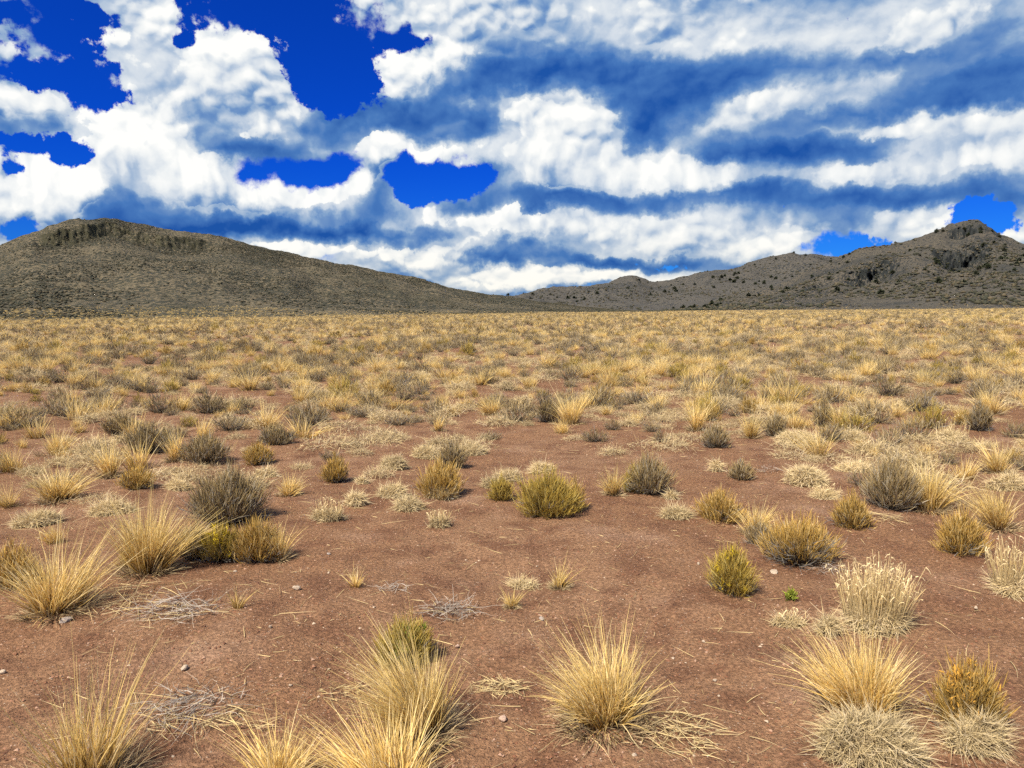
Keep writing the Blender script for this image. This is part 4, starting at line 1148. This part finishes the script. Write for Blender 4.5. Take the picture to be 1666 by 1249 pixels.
def by_landmark(kind, P, sel):
    """labels for the nearer ones: kind, side and order from a plant that stands out"""
    rows = {}
    for i in sel:
        x, y = P[i, 0], P[i, 1]
        if math.hypot(x, y) > 17.5: continue
        best = min(LAND, key=lambda l: math.hypot(l[0] - x, l[1] - y))
        dx, dy = x - best[0], y - best[1]
        side = "behind" if dy > abs(dx) else ("in front of" if -dy > abs(dx) else ("right of" if dx > 0 else "left of"))
        rows.setdefault((side, best[2]), []).append((math.hypot(dx, dy), i))
    out = {}
    for (side, t), v in rows.items():
        for k, (_, i) in enumerate(sorted(v)[:len(ORD)]):
            out[i] = f"{ORD[k]} {SHORT[kind]} {side} {t}"
    return out
for k in KINDS:
    P = np.concatenate(pts[k]); D = np.hypot(P[:, 0], P[:, 1]); A = np.arctan2(P[:, 0], P[:, 1])
    P = P[np.argsort(D)]; D = np.sort(D)
    A = np.arctan2(P[:, 0], P[:, 1]); vis = np.abs(A) < R(34.2)
    cap = N_IND - {"bunchgrass_tuft": 40, "grass_cushion": 42, "sagebrush": 25, "rabbitbrush": 22}[k]
    sel = np.flatnonzero(vis)[:cap]
    srcs_mid = []
    lab, cat, grp = SAY[k]
    own = by_landmark(k, P, sel)
    for j, i in enumerate(sel):
        x, y, z, sc, rz = P[i]
        o = bpy.data.objects.new(k, MIDV[k][j % NV]); COL.objects.link(o)
        o.location = (x, y, z); o.rotation_euler = (0, 0, rz); o.scale = (sc,) * 3
        zone = next(t for lo, hi, t in ZONES if lo <= A[i] < hi)
        tag(o, own.get(i, lab + " " + zone), cat, grp + " " + zone)
        if j < NV: srcs_mid.append(o)
    rest = np.delete(P, sel, axis=0); rd = np.hypot(rest[:, 0], rest[:, 1])
    nice = {"bunchgrass_tuft": "straw bunchgrass filling the plain", "grass_cushion": "pale grass mats filling the plain", "sagebrush": "dark scrub filling the plain", "rabbitbrush": "gold-green scrub filling the plain"}[k]
    close = rest[rd < 45]; far = rest[rd >= 45]
    # the far plants use lighter meshes: four of the farthest single ones carry them
    srcs_far = []
    for v in range(NV):
        o = bpy.data.objects.new(k, FARV[k][v]); COL.objects.link(o)
        x, y, z, sc, rz = far[v * 7 + 3]
        o.location = (x, y, z); o.rotation_euler = (0, 0, rz); o.scale = (sc,) * 3
        aa = math.atan2(x, y); zone = next(t for lo, hi, t in ZONES if lo <= aa < hi)
        tag(o, lab + " " + zone, cat, grp + " " + zone)
        srcs_far.append(o)
    plant_mass("dry_grassland" if k in ("bunchgrass_tuft", "grass_cushion") else "desert_scrub", close, srcs_mid, nice + " in the middle distance")
    plant_mass("dry_grassland" if k in ("bunchgrass_tuft", "grass_cushion") else "desert_scrub", far, srcs_far, nice + " far off")

# ------------------------------------------------------------------ grit, crumbs and straw on the near soil
def grit_mesh(n, dmin, dmax, smin, smax, flat):
    D = dmin + (dmax - dmin) * rng.random(n) ** 1.25; A = (rng.random(n) - .5) * R(84)
    x = np.sin(A) * D; y = np.cos(A) * D; z = ground_z(x, y)
    s = smin + (smax - smin) * rng.random(n) ** 5
    base = np.array([(1, 0, 0), (-.5, .87, 0), (-.5, -.87, 0), (0.1, 0.05, 1), (0.35, .6, .55), (.4, -.5, .5)]); fc = np.array([(0, 1, 4), (0, 4, 3), (1, 3, 4), (1, 2, 3), (2, 5, 3), (0, 3, 5), (2, 0, 5)])
    a = rng.random(n) * 6.28; ca, sa = np.cos(a), np.sin(a)
    jit = base[None] * (0.7 + 0.6 * rng.random((n, 6, 3)))
    V = np.stack([(jit[..., 0] * ca[:, None] - jit[..., 1] * sa[:, None]) * s[:, None] + x[:, None], (jit[..., 0] * sa[:, None] + jit[..., 1] * ca[:, None]) * s[:, None] + y[:, None], jit[..., 2] * s[:, None] * flat + z[:, None] - 0.0005], -1)
    F = fc[None] + np.arange(n)[:, None, None] * 6
    return V.reshape(-1, 3), F.reshape(-1, 3)
def grit_material(name, stops):
    m, n = material(name)
    rn = n.node('ShaderNodeNewGeometry').outputs['Random Per Island']
    finish(n, n.ramp(rn, stops, 'CONSTANT'), 0.9)
    return m
M_GRIT = grit_material("grit", [(0.0, (0.17, 0.078, 0.045)), (0.35, (0.24, 0.125, 0.078)), (0.6, (0.115, 0.055, 0.036)), (0.80, (0.32, 0.20, 0.14)), (0.95, (0.40, 0.31, 0.23))])
V_, F_ = grit_mesh(60000, 1.9, 9.5, 0.0016, 0.011, 0.6)
tag(link("gravel", np_mesh("gravel", V_, F_, [M_GRIT])), "fine reddish gravel over the bare soil", None, None, "stuff")
n_ = 2600
D_ = 2.0 + 9.0 * rng.random(n_) ** 1.1; A_ = (rng.random(n_) - .5) * R(82); x_ = np.sin(A_) * D_; y_ = np.cos(A_) * D_
keep = fbm(x_ * .6, y_ * .6, 2, .5, 91) > -0.15
x_, y_ = x_[keep], y_[keep]; n_ = len(x_); a_ = rng.random(n_) * 6.283
st = Strips()
st.add(np.stack([x_, y_, ground_z(x_, y_) + 0.006], -1), np.stack([np.cos(a_), np.sin(a_), 0 * a_ + 0.04], -1), rng.normal(size=(n_, 3)) * np.array([.2, .2, 0]) + np.array([0, 0, -.04]), 0.03 + 0.14 * rng.random(n_) ** 2, 0.0022 + 0.0015 * rng.random(n_), 4, t0=0.2)
tag(link("straw_litter", st.mesh("straw_litter", [M_SEED])), "broken straw scattered over the bare soil", None, None, "stuff")

# ------------------------------------------------------------------ scrub and junipers on the hills
def blob_mesh(p, r, zr):
    n = len(p)
    base = np.array([(1, 0, .3), (.31, .95, .25), (-.81, .59, .35), (-.81, -.59, .25), (.31, -.95, .3), (0, 0, 1.0), (0.4, 0.2, .85), (0, 0, -.3)])
    fc = np.array([(0, 1, 6), (1, 5, 6), (1, 2, 5), (2, 3, 5), (3, 4, 5), (4, 0, 6), (4, 6, 5), (1, 0, 7), (2, 1, 7), (3, 2, 7), (4, 3, 7), (0, 4, 7)])
    V = base[None] * (0.7 + 0.6 * rng.random((n, 8, 3))) * np.stack([r, r, zr], -1)[:, None, :] + p[:, None, :]
    return V.reshape(-1, 3), (fc[None] + np.arange(n)[:, None, None] * 8).reshape(-1, 3)
M_HSCRUB = grit_material("hill_scrub", [(0.0, (0.034, 0.035, 0.024)), (0.4, (0.050, 0.047, 0.030)), (0.75, (0.070, 0.058, 0.036)), (0.94, (0.085, 0.070, 0.044))])
p = hill_spots(mesa_g, 26000, 0.02, 1.0, 201, 60.0); r = 0.4 + 0.7 * rng.random(len(p)) ** 2
V_, F_ = blob_mesh(p, r, r * 0.75)
tag(link("hillside_scrub", np_mesh("mesa_scrub", V_, F_, [M_HSCRUB])), "fine dark scrub speckling the flat-topped hill", None, None, "stuff")
p = np.concatenate([hill_spots(peak_g, 9000, 0.05, 1.0, 211, 120.0), hill_spots(ridge_g, 7000, 0.1, 1.0, 221, 160.0)]); r = 0.9 + 3.0 * rng.random(len(p)) ** 3
V_, F_ = blob_mesh(p, r, r * 0.8)
tag(link("hillside_scrub", np_mesh("range_scrub", V_, F_, [M_HSCRUB])), "dark scrub speckling the peaked hill and the ridge behind", None, None, "stuff")

M_JUN = leaf_material("juniper_leaf", [(0.0, (0.018, 0.020, 0.014)), (1.0, (0.050, 0.060, 0.035))], 0.6, 0.1, 0.3)
def juniper(seed):
    s = Strips(); P, u = dome_points(90, 1.0, 1.0, 0.85, 0.05, 0.45)
    P[:, 2] += 0.08
    k = 360; i = rng.integers(0, 90, k)
    s.add(P[i] + rng.normal(size=(k, 3)) * 0.05, unit(u[i] + rng.normal(size=(k, 3)) * 0.5), rng.normal(size=(k, 3)) * 0.1, 0.16 + 0.10 * rng.random(k), 0.11, 1, taper=2.0, tip=0.3)
    return s.mesh("juniper_crown", [M_JUN])
def juniper_trunk():
    s = Strips(); k = 10; q, r_, a = ring(k)
    s.add(q * 0.05, unit(np.stack([np.cos(a) * .4, np.sin(a) * .4, np.ones(k)], -1)), np.zeros((k, 3)), 0.55, 0.07, 2, tip=0.5)
    return s.mesh("juniper_trunk", [M_WOOD])
JC = [juniper(k) for k in range(4)]; JT = juniper_trunk()
def junipers(g, n, smin, smax, seed, clump, rmin, rmax, label, group):
    p = hill_spots(g, n, smin, smax, seed, clump)
    for j in range(len(p)):
        s = rmin + (rmax - rmin) * random.Random(j + seed).random() ** 1.6
        t = thing("juniper", label, "tree", tuple(p[j]), j * 2.4, s, group)
        link("crown", JC[j % 4], t); link("trunk", JT, t)
junipers(peak_g, 170, 0.35, 0.98, 231, 110.0, 3.2, 8.5, "dark juniper dotting the peaked hill on the right", "junipers on the peaked hill")
junipers(ridge_g, 120, 0.5, 0.99, 241, 150.0, 4.5, 10.0, "dark juniper dotting the low far ridge between the hills", "junipers on the far ridge")
